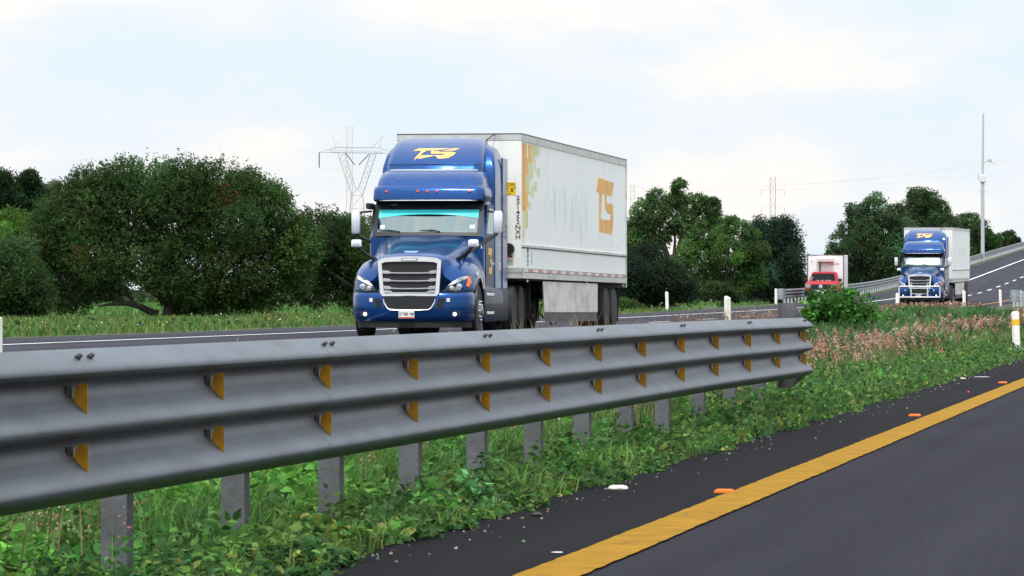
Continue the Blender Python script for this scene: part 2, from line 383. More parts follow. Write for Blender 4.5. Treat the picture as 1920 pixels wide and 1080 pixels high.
def asphalt(name, c, tracks=None):
    m = bpy.data.materials.new(name); m.use_nodes = True; n = m.node_tree.nodes; l = m.node_tree.links
    p = n['Principled BSDF']; p.inputs['Roughness'].default_value = .85; p.inputs['Specular IOR Level'].default_value = .06
    t = n.new('ShaderNodeTexCoord'); mp = n.new('ShaderNodeMapping'); mp.inputs['Scale'].default_value = (1, .12, 1); l.new(t.outputs['Object'], mp.inputs[0])
    a = n.new('ShaderNodeTexNoise'); a.inputs['Scale'].default_value = 1.6; a.inputs['Detail'].default_value = 7; l.new(mp.outputs[0], a.inputs[0])
    b = n.new('ShaderNodeTexNoise'); b.inputs['Scale'].default_value = 75; b.inputs['Detail'].default_value = 3; l.new(t.outputs['Object'], b.inputs[0])
    r = n.new('ShaderNodeMapRange'); r.inputs[1].default_value = .3; r.inputs[2].default_value = .7; r.inputs[3].default_value = .80; r.inputs[4].default_value = 1.2; l.new(a.outputs[0], r.inputs[0])
    r2 = n.new('ShaderNodeMapRange'); r2.inputs[1].default_value = .3; r2.inputs[2].default_value = .72; r2.inputs[3].default_value = .45; r2.inputs[4].default_value = 1.6; l.new(b.outputs[0], r2.inputs[0])
    c3 = n.new('ShaderNodeTexNoise'); c3.inputs['Scale'].default_value = 22; c3.inputs['Detail'].default_value = 5; c3.inputs['Roughness'].default_value = .7; l.new(t.outputs['Object'], c3.inputs[0])
    r3 = n.new('ShaderNodeMapRange'); r3.inputs[1].default_value = .35; r3.inputs[2].default_value = .65; r3.inputs[3].default_value = .78; r3.inputs[4].default_value = 1.28; l.new(c3.outputs[0], r3.inputs[0])
    mp4 = n.new('ShaderNodeMapping'); mp4.inputs['Scale'].default_value = (2.2, .004, 1); l.new(t.outputs['Object'], mp4.inputs[0])
    c4 = n.new('ShaderNodeTexNoise'); c4.inputs['Scale'].default_value = 1; c4.inputs['Detail'].default_value = 2; l.new(mp4.outputs[0], c4.inputs[0])
    r4 = n.new('ShaderNodeMapRange'); r4.inputs[1].default_value = .35; r4.inputs[2].default_value = .65; r4.inputs[3].default_value = .86; r4.inputs[4].default_value = 1.16; l.new(c4.outputs[0], r4.inputs[0])
    m0 = n.new('ShaderNodeMath'); m0.operation = 'MULTIPLY'; l.new(r3.outputs[0], m0.inputs[0]); l.new(r4.outputs[0], m0.inputs[1])
    m1 = n.new('ShaderNodeMath'); m1.operation = 'MULTIPLY'; l.new(r.outputs[0], m1.inputs[0]); l.new(m0.outputs[0], m1.inputs[1])
    mu = n.new('ShaderNodeMath'); mu.operation = 'MULTIPLY'; l.new(m1.outputs[0], mu.inputs[0]); l.new(r2.outputs[0], mu.inputs[1])
    mm = n.new('ShaderNodeMix'); mm.data_type = 'RGBA'; mm.blend_type = 'MULTIPLY'; mm.inputs[0].default_value = 1; mm.inputs[6].default_value = (*c, 1)
    l.new(mu.outputs[0], mm.inputs[7]); l.new(mm.outputs[2], p.inputs['Base Color'])
    bp = n.new('ShaderNodeBump'); bp.inputs['Strength'].default_value = .5; bp.inputs['Distance'].default_value = .006; l.new(b.outputs[0], bp.inputs['Height']); l.new(bp.outputs[0], p.inputs['Normal'])
    return m
AS_A = asphalt('lane_asphalt', (.0155, .0155, .0215)); AS_S = asphalt('dark_shoulder_asphalt', (.0062, .006, .0078))
AS_B = asphalt('carriageway_asphalt', (.034, .034, .046))
def strip(name, u0, u1, t0, t1, m, dz=0, zf=None, edge0=0, edge1=0, step=2, kind=True, thick=0):
    tt = np.arange(t0, t1+step*.5, step) if (t1-t0) > step else np.array([t0, t1]); v = []; f = []
    for i, t in enumerate(tt):
        j0 = edge0*(math.sin(t*1.7)*.5+math.sin(t*14.3+1)*.6+random.uniform(-1, 1))/3; j1 = edge1*(math.sin(t*2.1)*.5+math.sin(t*13.3+1)*.6+random.uniform(-1, 1))/3
        z = (0 if zf is None else float(zf(t))) + dz
        v += [(-(u0+j0), t, z), (-(u1+j1), t, z)]
        if i: k = 2*i; f.append((k-1, k-2, k, k+1)[::1])
    o = mk(name, v, f, m)
    if kind: struct(o)
    return o
strip('road_near', -11, 2.42, -20, 4000, AS_A, 0, step=40)
strip('road_near_shoulder', 2.405, 3.26, -20, 4000, AS_S, .004, edge1=.0, step=40)
strip('road_far', 11.6, 23.0, -40, 700, AS_B, 0, zBs, step=4)
YL = mat('yellow_road_paint', (.25, .132, .005), .8, spec=.08, var=.2, vscale=5, dirt=((.06, .045, .02), 16, .60, .78, (1, .14, 1)))
YL2 = mat('faded_orange_line', (.45, .22, .05), .8, spec=.08, var=.2, vscale=4)
WL = mat('white_road_paint', (.74, .75, .76), .6, dirt=((.25, .25, .26), 3, .5, .8, (1, .2, 1)))
strip('yellow_edge_line_near', 2.225, 2.455, -20, 900, YL, .008, edge0=.010, edge1=.010, step=.12)
strip('yellow_edge_line_far', 12.72, 12.90, -20, 650, YL2, .006, zBs)
strip('white_edge_line_far', 20.0, 20.17, -40, 650, WL, .006, zBs)
k = 0
dm = MB()
for t in list(np.arange(8.5, 640, 12)):
    t0, t1 = t, t+5
    v = []
    for i in range(4):
        tt = t0+(t1-t0)*i/3; z = float(zBs(tt))+.006; v += [(-16.44, tt, z), (-16.58, tt, z)]
    dm.add(v, [(1, 0, 2, 3), (3, 2, 4, 5), (5, 4, 6, 7)])
struct(mk('lane_dashes_far', dm.v, dm.f, WL))

# ================================================================== NEAR GUARDRAIL
def rail_u(t): return float(np.interp(t, [0, 13.8, 25, 31, 36.7, 40], [3.63, 3.60, 3.565, 3.55, 3.48, 3.43]))
# thrie beam profile: (z below top, depth towards the near road)
PR = [(0, 0), (.004, .006), (.024, .036), (.044, .062), (.056, .077), (.066, .083), (.076, .082), (.084, .072), (.091, .048), (.098, .020), (.107, .006), (.118, .002), (.142, .003), (.166, .012), (.194, .038), (.220, .066), (.238, .080), (.252, .0835),
      (.263, .081), (.271, .070), (.279, .046), (.287, .019), (.297, .006), (.308, .002), (.332, .003), (.356, .012), (.384, .038), (.410, .066), (.428, .080), (.442, .0835), (.456, .081), (.468, .070), (.480, .044), (.490, .018), (.500, .006)]
PR = [(a*.968, b) for a, b in PR]
ZT = .805
def rail_top(t): return ZT - .008*sstep(30, 38, t)
def beam_section(m, t0, t1, off=0, zf=rail_top, uf=rail_u, prof=PR, thick=.004, sgn=1, n=10):
    vs, fs = [], []; P = len(prof)
    for i in range(n+1):
        t = t0+(t1-t0)*i/n
        for z, d in prof: vs.append((-(uf(t) - sgn*(d+off)), t, float(zf(t))-z))
    for i in range(n):
        for k in range(P-1): fs.append((i*P+k, i*P+k+1, (i+1)*P+k+1, (i+1)*P+k))
    q = len(vs)
    for i in range(n+1):
        t = t0+(t1-t0)*i/n
        for z, d in prof: vs.append((-(uf(t) - sgn*(d+off-thick)), t, float(zf(t))-z))
    for i in range(n):
        for k in range(P-1): fs.append((q+(i+1)*P+k, q+(i+1)*P+k+1, q+i*P+k+1, q+i*P+k))
    for a in (0, n):
        for k in range(P-1): fs.append((a*P+k, a*P+k+1, q+a*P+k+1, q+a*P+k))
    for k in (0, P-1):
        for i in range(n): fs.append((i*P+k, (i+1)*P+k, q+(i+1)*P+k, q+i*P+k))
    return m.add(vs, fs)
GR = thing('guardrail', 'long grey three ridge steel guardrail with amber reflectors in the foreground', 'guardrail', (-3.9, 20, 0))
OFF = Vector((3.9, -20, 0))
def P(o): o.location = OFF; return o
T0 = 7.25*1.905; DT = 1.905
splices = [T0+DT*n for n in range(-5, 13, 2)]   # every other post... first is out of frame
sp = [T0+DT*n for n in (-4, -2, 0, 2, 4, 6, 8, 10, 12)]
for i in range(len(sp)-1):
    m = MB(); a, b = sp[i], sp[i+1]
    beam_section(m, a-.15, b+.16+(.10 if i == len(sp)-2 else 0), off=.0007*(i % 2))
    P(m.o('rail_beam', M['galv'], GR, True, 40))
for n in range(-4, 13):
    t = T0+DT*n; u = rail_u(t); top = rail_top(t); g = float(zg(u+.3, t))
    # splice or post bolts
    if n % 2 == 0:
        for dt in (-.075, .075):
            m = MB(); c = (-(u-.046), t+dt, top-.028)
            mt = Matrix.Translation(c) @ Matrix.Rotation(R(-42), 4, 'Y')
            v = []; 
            for zz, r in ((0, .016), (.009, .016), (.013, .009)):
                v.append([mt @ Vector((r*1.0*math.cos(2*math.pi*k/10), r*1.5*math.sin(2*math.pi*k/10), zz)) for k in range(10)])
            m.loft(v); P(m.o('bolt', M['black'], GR, True))
        for zv in (.155, .345):
            for dt in (-.11, .115):
                m = MB(); c = (-(u-.026), t+dt, top-zv-.048); mt = Matrix.Translation(c) @ Matrix.Rotation(R(65), 4, 'Y')
                m.loft([[mt @ Vector((r*math.cos(2*math.pi*k/8), r*1.6*math.sin(2*math.pi*k/8), zz)) for k in range(8)] for zz, r in ((0, .013), (.010, .012))])
                P(m.o('bolt', M['black'], GR, True))
    # post: C section closed shape behind the beam, with spacer block
    pu0, pu1 = u+.285, u+.380; m = MB()
    zt = top-.02; zb = g-.25; th = .008; x0, x1 = -pu1, -pu0
    # web faces the traffic; flanges run back
    if n >= 0:
        lean = random.uniform(-.012, .012)
        poly = [(x1, t-.05), (x1, t+.05), (x0, t+.05), (x0, t+.05-.03), (x0+th, t+.05-.03), (x0+th, t+.05-th), (x1-th, t+.05-th), (x1-th, t-.05+th), (x0+th, t-.05+th), (x0+th, t-.02), (x0, t-.02), (x0, t-.05)]
        # round the near edge slightly
        v0 = [(x, y, zb) for x, y in poly]; v1 = [(x, y+lean, zt) for x, y in poly]
        m.loft([v0, v1]); P(m.o('post', M['galvp'], GR))
        m = MB(); m.box(-(u+.262), -(u+.005), t-.05, t+.05, top-.46, top-.04, b=.006)
        P(m.o('spacer_block', M['galvp'], GR))
    # reflectors standing in both valleys: a plate across the valley on a black foot
    for zv in (.155, .345):
        zc = top-zv; jt = random.uniform(-.01, .01); dz = random.uniform(-.003, .003); bend = random.uniform(-.006, .012)
        prof = [(.056, .048), (.036, .052), (.022, .044), (.013, .024), (.011, 0), (.013, -.020), (.023, -.036), (.040, -.048), (.056, -.056)]
        pts = [(-(u-d), t+jt+bend*d*8, zc+z+dz) for d, z in prof]; q = [(x, y+.004, z) for x, y, z in pts]
        m = MB(); m.loft([pts, q]); P(m.o('reflector', M['reflect'], GR))
        m = MB(); m.box(-(u-.003), -(u-.009), t+jt-.075, t+jt+.0, zc-.012, zc+.040, b=.003); P(m.o('reflector_foot', M['black'], GR))
# curved end plate wrapping behind
te = sp[-1]+.22; ue = rail_u(te); m = MB(); vs = []
nE = 20; rad = .095
for side in (0, 1):
    for i in range(nE+1):
        s_ = i/nE
        a = s_*R(172); r_ = rad-side*.004
        cx, cy = -(ue+rad+.0), te
        x = cx + r_*math.cos(a); y = cy + r_*math.sin(a)*1.05
        if s_ > .97: pass
        hi = ZT-.012 + .125*sstep(.05, .55, s_); lo = ZT-.50 - .085*sstep(.1, .6, s_)
        vs += [(x, y, hi), (x, y, lo)]
h = 2*(nE+1); fs = []
for i in range(nE):
    k = 2*i; fs.append((k, k+1, k+3, k+2)); fs.append((h+k+2, h+k+3, h+k+1, h+k)); fs.append((k, k+2, h+k+2, h+k)); fs.append((k+1, h+k+1, h+k+3, k+3))
fs += [(0, h, h+1, 1), (h-2, h-1, 2*h-1, 2*h-2)]
m.add(vs, fs)
# straight tail running back on the far side
x0 = -(ue+2*rad)
m.box(x0-.004, x0, te-.10, te+.02, ZT-.585, ZT+.112)
P(m.o('end_plate', M['galvp'], GR, True, 40))

# ================================================================== FAR GUARDRAILS
def far_rail(label, u_, ta, tb, mt_, endt, psp=2.0, hgt=.78, face=1, dark=None):
    g = thing('guardrail', label, 'guardrail', (-u_, ta, float(zg(u_, ta))))
    off = Vector((u_, -ta, -float(zg(u_, ta))))
    zf = lambda t: float(zBs(t)) + hgt if u_ > 20 else float(zg(u_, t))+hgt
    n = max(4, int((tb-ta)/6)); m = MB()
    beam_section(m, ta, tb, zf=zf, uf=lambda t: u_, prof=PR[::3]+[PR[-1]], n=n, sgn=face)
    m.o('rail_beam', mt_, g, True, 50, loc=off)
    t = ta+1.0; i = 0
    pm = None
    while t < tb:
        zb = float(zg(u_+.2*face, t)); m = MB(); m.box(-(u_+.12*face)-.055, -(u_+.12*face)+.055, t-.05, t+.05, zb-.3, zf(t)-.03); m.o('post', M['pole'], g, loc=off)
        t += psp; i += 1
    m = MB(); rr_ = .2; vs = []
    for k in range(11):
        a = R(180*k/10); x = -(u_+rr_*face)+face*rr_*math.cos(a); y = endt - .0 - rr_*math.sin(a)*.9; vs.append((x, y))
    for zz in (zf(ta)+.03, zf(ta)-.54): pass
    top = [(x, y, zf(ta)+.03) for x, y in vs]; bot = [(x, y, zf(ta)-.54) for x, y in vs]
    K = len(vs); m.add(top+bot, [(k, k+1, K+k+1, K+k) for k in range(K-1)])
    m.add([(x, y+.006, z) for x, y, z in top+bot], [(k, K+k, K+k+1, k+1) for k in range(K-1)])
    m.o('end_plate', M['galvl'], g, True, loc=off)
    return g
far_rail('grey steel guardrail climbing along the outer edge of the overpass road', 23.55, 240, 536, M['galvm'], 240, psp=2.0)
far_rail('short stretch of pale guardrail in the median at the right edge behind the white post', 10.4, 214.5, 246, M['galvl'], 214.5, psp=3.6, face=-1)

# ================================================================== MARKER POSTS
def marker(name, label, u_, t, h, wd=.13, band=False, base=None, group='white road edge posts', lean=0, rnd=False):
    z0 = float(zg(u_, t)) if base is None else base
    g = thing(name, label, 'marker post', (-u_, t, z0), 0, group); g.rotation_euler = (0, lean, 0)
    m = MB()
    if rnd:
        prof = [(-.2, wd/2), (h-wd*.42, wd/2), (h-wd*.25, wd*.47), (h-wd*.1, wd*.36), (h-.01, wd*.18)]
        m.lathe(prof, (0, 0, 0), 'z', 20); m.o('shaft', M['wpaint'], g, True)
        m = MB(); m.lathe([(h-.27, wd/2+.003), (h-.16, wd/2+.003)], (0, 0, 0), 'z', 20); m.o('yellow_band', M['ypaint'], g, True)
    else:
        rg = [rring(z, wd/2*k, -wd/2*.8*k, wd/2*.8*k, .02*k, .02*k, 2) for z, k in ((-.2, 1), (h-.02, 1), (h, .8))]
        rg[-1] = [(x, y, z+(.02 if x < 0 else -.015)) for x, y, z in rg[-1]]
        m.loft(rg); m.o('shaft', M['wpaint'], g, True)
    return g
def atpx(px, u_): Z = Zof(px, u_); p = W(px, 0, Z); return -p.x, p.y
for px, u_, h, lab in ((1365, 12.0, .84, 'white post rising just above the foreground guardrail near its far end'),
                       (1683, 11.4, .80, 'white post in front of the left corner of the distant blue truck'),
                       (1808, 11.35, .84, 'white post in front of the trailer of the distant blue truck'),
                       (1876, 11.3, .80, 'white post beside the pale end plate of the short median guardrail'),
                       (1251, 23.8, .80, 'white post on the far verge just right of the big trailer'),
                       (1455, 23.9, .80, 'thin white post on the far verge beside the pale rubble pile'),
                       (-9, 12.0, .66, 'white post cut by the left edge of the photograph')):
    uu, t = atpx(px, u_); b = None
    if px == -9: b = .12
    marker('marker_post', lab, uu, t, h, wd=.15 if px == 1365 else .13, base=b, lean=random.uniform(-.03, .03))
uu, t = atpx(1906, 4.1)
marker('banded_post', 'round topped white post with a yellow band in the median weeds', uu, t, .72, wd=.15, rnd=True, group=None, lean=-.04)
uu, t = atpx(268, 26.5)
g = thing('kilometre_stone', 'small white stone with a dark top below the big spreading tree', 'marker stone', (-uu, t, float(zg(uu, t))))
m = MB(); m.lathe([(-.1, .09), (.16, .085), (.22, .06)], (0, 0, 0), 'z', 10); m.o('stone_body', M['wpaint'], g, True)
m = MB(); m.lathe([(.22, .05), (.30, .045), (.33, .02)], (0, 0, 0), 'z', 10); m.o('cap', M['black'], g, True)

# ================================================================== LITTER AND STUDS ON THE NEAR ROAD
def ground_px(px, py):
    Z = CZ*F/(py-HY); return W(px, py, Z)
for px, py, lab in ((1358, 925, 'orange road stud on the yellow line, nearest of the three'), (1715, 781, 'orange road stud at the yellow line, middle one of three'), (1880, 719, 'orange road stud by the yellow line at the right edge of the photograph')):
    p = ground_px(px, py); g = thing('road_stud', lab, 'road stud', (p.x, p.y, .004), R(random.uniform(-4, 4)), 'orange road studs along the yellow line')
    m = MB(); m.loft([rring(z, .05*k, -.045*k, .045*k, .012, .012, 2) for z, k in ((0, 1), (.010, .95), (.017, .72))]); m.o('stud_body', M['studor'], g)
    m = MB(); m.box(-.036, .036, -.0405, -.0375, .004, .0105); m.o('stud_lens', M['amber'], g)
def litter(name, label, px, py, sx_, sy_, sz_, mt_, seed, kind='litter'):
    p = ground_px(px, py); r = random.Random(seed); m = MB(); rings = []
    for zf_, k in ((0, .9), (.4, 1), (.8, .85), (1, .45)):
        rings.append([(math.cos(a)*sx_*.5*k*(1+.25*math.sin(3*a+seed)), math.sin(a)*sy_*.5*k*(1+.2*math.sin(2*a+seed)), sz_*zf_*(1+.2*math.sin(5*a))) for a in [2*math.pi*q/14 for q in range(14)]])
    m.loft(rings); o = m.o(name, mt_, None, True); o.location = (p.x, p.y, .006); o.rotation_euler = (0, 0, R(r.uniform(-12, 12))); return tag(o, label, kind)
M['litw'] = mat('dirty_white_plastic', (.62, .60, .52), .5, var=.2, vscale=40, dirt=((.3, .27, .2), 20, .5, .8, (1, 1, 1)))
litter('crushed_cup', 'flattened off-white plastic scrap on the dark shoulder', 1157, 921, .095, .10, .022, M['litw'], 1)
litter('plastic_scrap', 'small white scrap on the shoulder near the edge of the weeds', 1805, 712, .06, .12, .02, M['litw'], 2)
litter('rubber_scrap', 'black rubber scrap lying on the shoulder', 1007, 969, .045, .10, .014, M['rubber'], 3)
litter('paper_scrap', 'faint grey paper scrap beside the yellow line at the bottom', 1046, 1039, .045, .05, .003, M['litw'], 4)
litter('metal_strip', 'thin pale strip lying on the shoulder at the far right', 1843, 708, .19, .07, .006, M['alu'], 5)
litter('red_fragment', 'tiny red fragment on the shoulder beyond the white scrap', 1816, 737, .018, .05, .014, M['redl'], 6)
# loose grit along the shoulder : uncountable
gv, gf, gc = [], [], []
n = 380
c = np.stack([-(3.18-np.abs(rng.normal(0, .16, n)).clip(0, .6)), 12+70*rng.random(n)**1.8, np.full(n, .008)], 1)
V_, F_, C_ = leaves(c, rng.uniform(.006, .022, n), tints(n, (.30, .28, .24), .4), d=np.stack([rng.normal(size=n), rng.normal(size=n), rng.normal(size=n)*.3], 1), aspect=.8)
struct(bulk('shoulder_grit', V_, F_, C_, M['grass']), 'stuff')
# pale rubble pile on the far verge
p = W(1430, 575, Zof(1430, 25.3)); uu = -p.x; g0 = float(zg(uu, p.y))
rb = thing('rubble_pile', 'pale rubble heap on the far verge left of the small red van', 'rubble', (p.x, p.y, g0))
for k in range(14):
    a = random.uniform(-.75, .75); b_ = random.uniform(-.8, .8); s_ = random.uniform(.14, .30); rr = random.Random(k)
    m = MB(); rings = []
    for zf_, kk in ((0, .8), (.35, 1), (.7, .85), (1, .4)):
        rings.append([(a+math.cos(q)*s_*kk*rr.uniform(.75, 1.15), b_+math.sin(q)*s_*kk*rr.uniform(.75, 1.15), zf_*s_*1.1*(1.0-.5*abs(a))) for q in [2*math.pi*j/8 for j in range(8)]])
    m.loft(rings); m.o('rock', M['rubble'] if 'rubble' in M else M.setdefault('rubble', mat('pale_rubble', (.50, .48, .42), .9, var=.25, vscale=6, bump=.5)), rb)

# ================================================================== ARTICULATED TRUCK
TS_WIDE = [[(830, 327), (890, 298), (1108, 298), (1085, 320), (990, 321), (948, 345), (905, 392), (860, 432), (882, 388), (925, 335), (915, 321)],
           [(1125, 297), (1345, 297), (1290, 322), (1135, 324), (1112, 336), (1265, 337), (1312, 346), (1290, 374), (1240, 402), (1190, 409), (903, 409), (932, 373), (1165, 373), (1200, 361), (1195, 356), (1045, 356), (1035, 338), (1062, 310)]]
TS_SIDE = [[(190, 130), (295, 143), (410, 160), (385, 355), (160, 330)], [(205, 334), (242, 338), (213, 890), (203, 890)],
           [(280, 343), (308, 346), (310, 462), (400, 465), (402, 760), (378, 900), (213, 878), (222, 700), (352, 705), (368, 612), (330, 605), (298, 570), (282, 500)]]
def cr_(pts, n):
    """Catmull-Rom through pts"""
    P_ = [Vector(p) for p in pts]; o = []; K = len(P_)
    for i in range(K-1):
        a, b, c, d = P_[max(i-1, 0)], P_[i], P_[i+1], P_[min(i+2, K-1)]
        for k in range(n):
            t = k/n; o.append(.5*((2*b)+(c-a)*t+(2*a-5*b+4*c-d)*t*t+(3*b-a-3*c+d)*t**3))
    o.append(P_[-1]); return o
def wheel(parent, x, y, r, side, dual=False, front=False):
    """side=+1 : outer face towards +x"""
    m = MB(); wd = .29
    def tyre(xc):
        m.lathe([(xc-wd/2, r*.60), (xc-wd/2, r*.93), (xc-wd/2+.03, r*.985), (xc-wd*.25, r), (xc+wd*.25, r), (xc+wd/2-.03, r*.985), (xc+wd/2, r*.93), (xc+wd/2, r*.60)], (0, y, r), 'x', 32)
    xc = x - side*wd/2; tyre(xc)
    if dual: tyre(xc - side*.33)
    t = m.o('tyre', M['rubber'], parent, True, 30)
    m = MB(); s = side
    if front: pr = [(-.02, .335), (.004, .33), (.006, .30), (-.02, .27), (.02, .20), (.05, .17), (.055, .10), (.09, .085), (.092, .02)]
    else: pr = [(-.02, .335), (.004, .33), (.006, .30), (-.13, .26), (-.14, .15), (-.04, .12), (-.035, .02)]
    m.lathe([(a*s, b*r/.52) for a, b in pr], (x-s*.012, y, r), 'x', 24)
    rm = m.o('rim', M['rim'], parent, True, 30)
    m = MB()
    for k in range(10):
        a = 2*math.pi*k/10; rr_ = .145 if not front else .185
        cx = x + s*(.022 if front else -.15)
        m.lathe([(0, .016), (s*.03, .016), (s*.034, .008)], (cx, y+rr_*math.cos(a), r+rr_*math.sin(a)), 'x', 6)
    m.o('wheel_nuts', M['alu'], rm)
    return t
def build_truck(name, label, loc, yaw_tractor, bullbar=False, logo=True, screen='band', pitch=0.0, shift=0.0):
    g = thing(name, label, 'semi truck', loc)
    before = set(bpy.data.objects)
    # ---------------------------------------------------------- tractor
    pa = M['paint']
    FY = -6.62
    st = [(-6.60, [(0, 1.53), (.3, 1.52), (.55, 1.46), (.64, 1.2), (.78, 1.08), (.94, 1.0), (1.00, .94), (1.00, .885)]),
          (-6.50, [(0, 1.585), (.32, 1.575), (.60, 1.52), (.71, 1.33), (.86, 1.25), (1.0, 1.15), (1.075, 1.0), (1.08, .885)]),
          (-6.30, [(0, 1.63), (.34, 1.62), (.63, 1.56), (.75, 1.42), (.90, 1.36), (1.05, 1.25), (1.13, 1.05), (1.14, .885)]),
          (-6.00, [(0, 1.69), (.36, 1.68), (.66, 1.61), (.78, 1.49), (.93, 1.44), (1.07, 1.34), (1.165, 1.13), (1.17, .93)]),
          (-5.60, [(0, 1.77), (.40, 1.76), (.70, 1.67), (.82, 1.53), (.95, 1.48), (1.08, 1.40), (1.17, 1.24), (1.18, 1.13)]),
          (-5.20, [(0, 1.85), (.45, 1.84), (.76, 1.73), (.87, 1.56), (.98, 1.48), (1.09, 1.40), (1.17, 1.27), (1.18, 1.15)]),
          (-4.75, [(0, 1.93), (.52, 1.92), (.83, 1.81), (.93, 1.60), (1.02, 1.45), (1.10, 1.30), (1.16, 1.1), (1.17, .95)]),
          (-4.30, [(0, 2.01), (.58, 2.00), (.90, 1.90), (.99, 1.68), (1.06, 1.5), (1.11, 1.3), (1.15, 1.1), (1.16, .8)])]
    rings = []
    for y, hp in st:
        half = cr_([(a, b) for a, b in hp], 4)
        full = [(-p.x, p.y) for p in half[::-1]] + [(p.x, p.y) for p in half[1:]]
        rings.append([(x, y - .0*x, z) for x, z in full])
    # sweep the nose corners back
    def sweep(x, y): return y + .34*max(0, abs(x)-.35)**1.6*max(0, min(1, (-5.2-y)/1.4))
    rings = [[(x, sweep(x, y), z) for x, y, z in r] for r in rings]
    m = MB(); m.loft(rings, closed=False, cap0=False, cap1=False)
    r0 = rings[0]; K = len(r0)
    # nose cap: stitch symmetric points
    base = len(m.v); m.v += r0
    for i in range(K//2): m.f.append((base+i, base+i+1, base+K-2-i, base+K-1-i))
    hood = m.o('hood', pa, g, True, 50)
    # hood accents
    m = MB(); m.prism([(-.15, 0), (.15, 0), (.10, -.055), (-.10, -.055)], 0, .004); o = m.o('hood_badge', M['bluebadge'] if 'bluebadge' in M else M.setdefault('bluebadge', mat('light_blue_vent', (.10, .28, .62), .3, 0, 1)), g)
    o.location = (0, -6.43, 1.66); o.rotation_euler = (R(-52), 0, 0)
    # grille
    yf = -6.70
    outer = [(-.61, 1.475), (-.52, 1.52), (-.3, 1.545), (0, 1.555), (.3, 1.545), (.52, 1.52), (.61, 1.475), (.565, .86), (.52, .80), (-.52, .80), (-.565, .86)]
    m = MB(); m.prism([(x, z) for x, z in outer], yf+.03, yf+.16); m.o('grille_mesh', M['grillblack'], g)
    m = MB()
    inner = [(-.535, 1.42), (-.47, 1.445), (-.28, 1.455), (0, 1.458), (.28, 1.455), (.47, 1.445), (.535, 1.42), (.495, .88), (.475, .845), (-.475, .845), (-.495, .88)]
    n_ = len(outer); a = [(x, yf, z) for x, z in outer]+[(x, yf, z) for x, z in inner]+[(x*1.0, yf+.10, z) for x, z in outer]+[(x, yf+.03, z) for x, z in inner]
    ff = []
    for i in range(n_):
        j = (i+1) % n_; ff += [(i, j, n_+j, n_+i), (j, i, 2*n_+i, 2*n_+j), (n_+i, n_+j, 3*n_+j, 3*n_+i)]
    m.add(a, ff); gs = m.o('grille_surround', M['chrome'], g)
    m = MB(); m.prism([(-.17, 1.495), (-.13, 1.525), (.13, 1.525), (.17, 1.495), (.13, 1.467), (-.13, 1.467)], yf-.004, yf-.001); bd = m.o('badge', M['black'], g)
    m = MB(); m.prism([(-.152, 1.495), (-.12, 1.518), (.12, 1.518), (.152, 1.495), (.12, 1.474), (-.12, 1.474)], yf-.008, yf-.0045); m.o('badge_face', M['chrome'], bd)
    for k, z in enumerate((1.26, 1.11, .965)):
        wv = .517-.012*k; m = MB()
        sec = lambda x, zz, h_: [(x, yf+.004, zz-h_), (x, yf-.004, zz), (x, yf+.004, zz+.006), (x, yf+.05, zz+.006), (x, yf+.05, zz-h_)]
        m.loft([sec(-wv, z+.02, .05), sec(-wv*.78, z+.012, .05), sec(-wv*.70, z-.014, .018), sec(-.2, z-.022, .016), sec(.2, z-.022, .016), sec(wv*.70, z-.014, .018), sec(wv*.78, z+.012, .05), sec(wv, z+.02, .05)])
        m.o('grille_bar', M['chrome'], g)
    m = MB(); m.loft([sec(-.495, .90, .04), sec(-.36, .89, .04), sec(-.32, .862, .012), sec(.32, .862, .012), sec(.36, .89, .04), sec(.495, .90, .04)]); m.o('grille_bar', M['chrome'], g)
    # bumper : plan curve lofted in z
    def plan(hw, yo, n=26):
        base = cr_([(0, -6.72), (.45, -6.705), (.80, -6.64), (1.03, -6.48), (1.14, -6.25), (1.175, -5.98)], 5)
        sc = hw/1.175; h_ = [(p.x*sc, p.y+yo) for p in base]
        return [(-x, y) for x, y in h_[::-1]] + h_[1:]
    zs = [(.30, 1.10, .10), (.34, 1.14, .03), (.42, 1.165, .0), (.60, 1.175, .0), (.78, 1.175, .01), (.84, 1.165, .03), (.868, 1.15, .06)]
    m = MB(); K = len(plan(1, 0)); rg = [[(x, y+yo, z) for x, y in plan(hw, 0)] + [(x*.93, y+yo+.10, z) for x, y in plan(hw, 0)[::-1]] for z, hw, yo in zs]
    rg = [[(x, y, z + (.11*(max(0, abs(x)-.45)/.7)**1.5 if i == 0 else 0)*0 + (.06*max(0, .62-abs(x))*0)) for x, y, z in r] for i, r in enumerate(rg)]
    m.loft(rg); m.o('bumper', pa, g, True, 45)
    m = MB(); m.loft([[(x*.97, y+.06, z) for x, y in plan(1.13, 0)]+[(x*.9, y+.25, z) for x, y in plan(1.13, 0)[::-1]] for z in (.20, .315)]); m.o('air_dam', M['under'], g, True, 45)
    # lower intake, insets 
    ip = [(-.49, .80), (.49, .80), (.46, .70), (.41, .575), (.36, .545), (-.36, .545), (-.41, .575), (-.46, .70)]
    m = MB(); m.prism(ip, -6.728, -6.60); m.o('lower_intake', M['grillblack'], g)
    m = MB(); tr = [(-.50, .74), (-.475, .66), (-.425, .575), (-.37, .538), (-.2, .530), (.2, .530), (.37, .538), (.425, .575), (.475, .66), (.50, .74)]
    m.tube([(x, -6.733, z) for x, z in tr], .014, 6); m.o('intake_trim', M['chrome'], g, True)
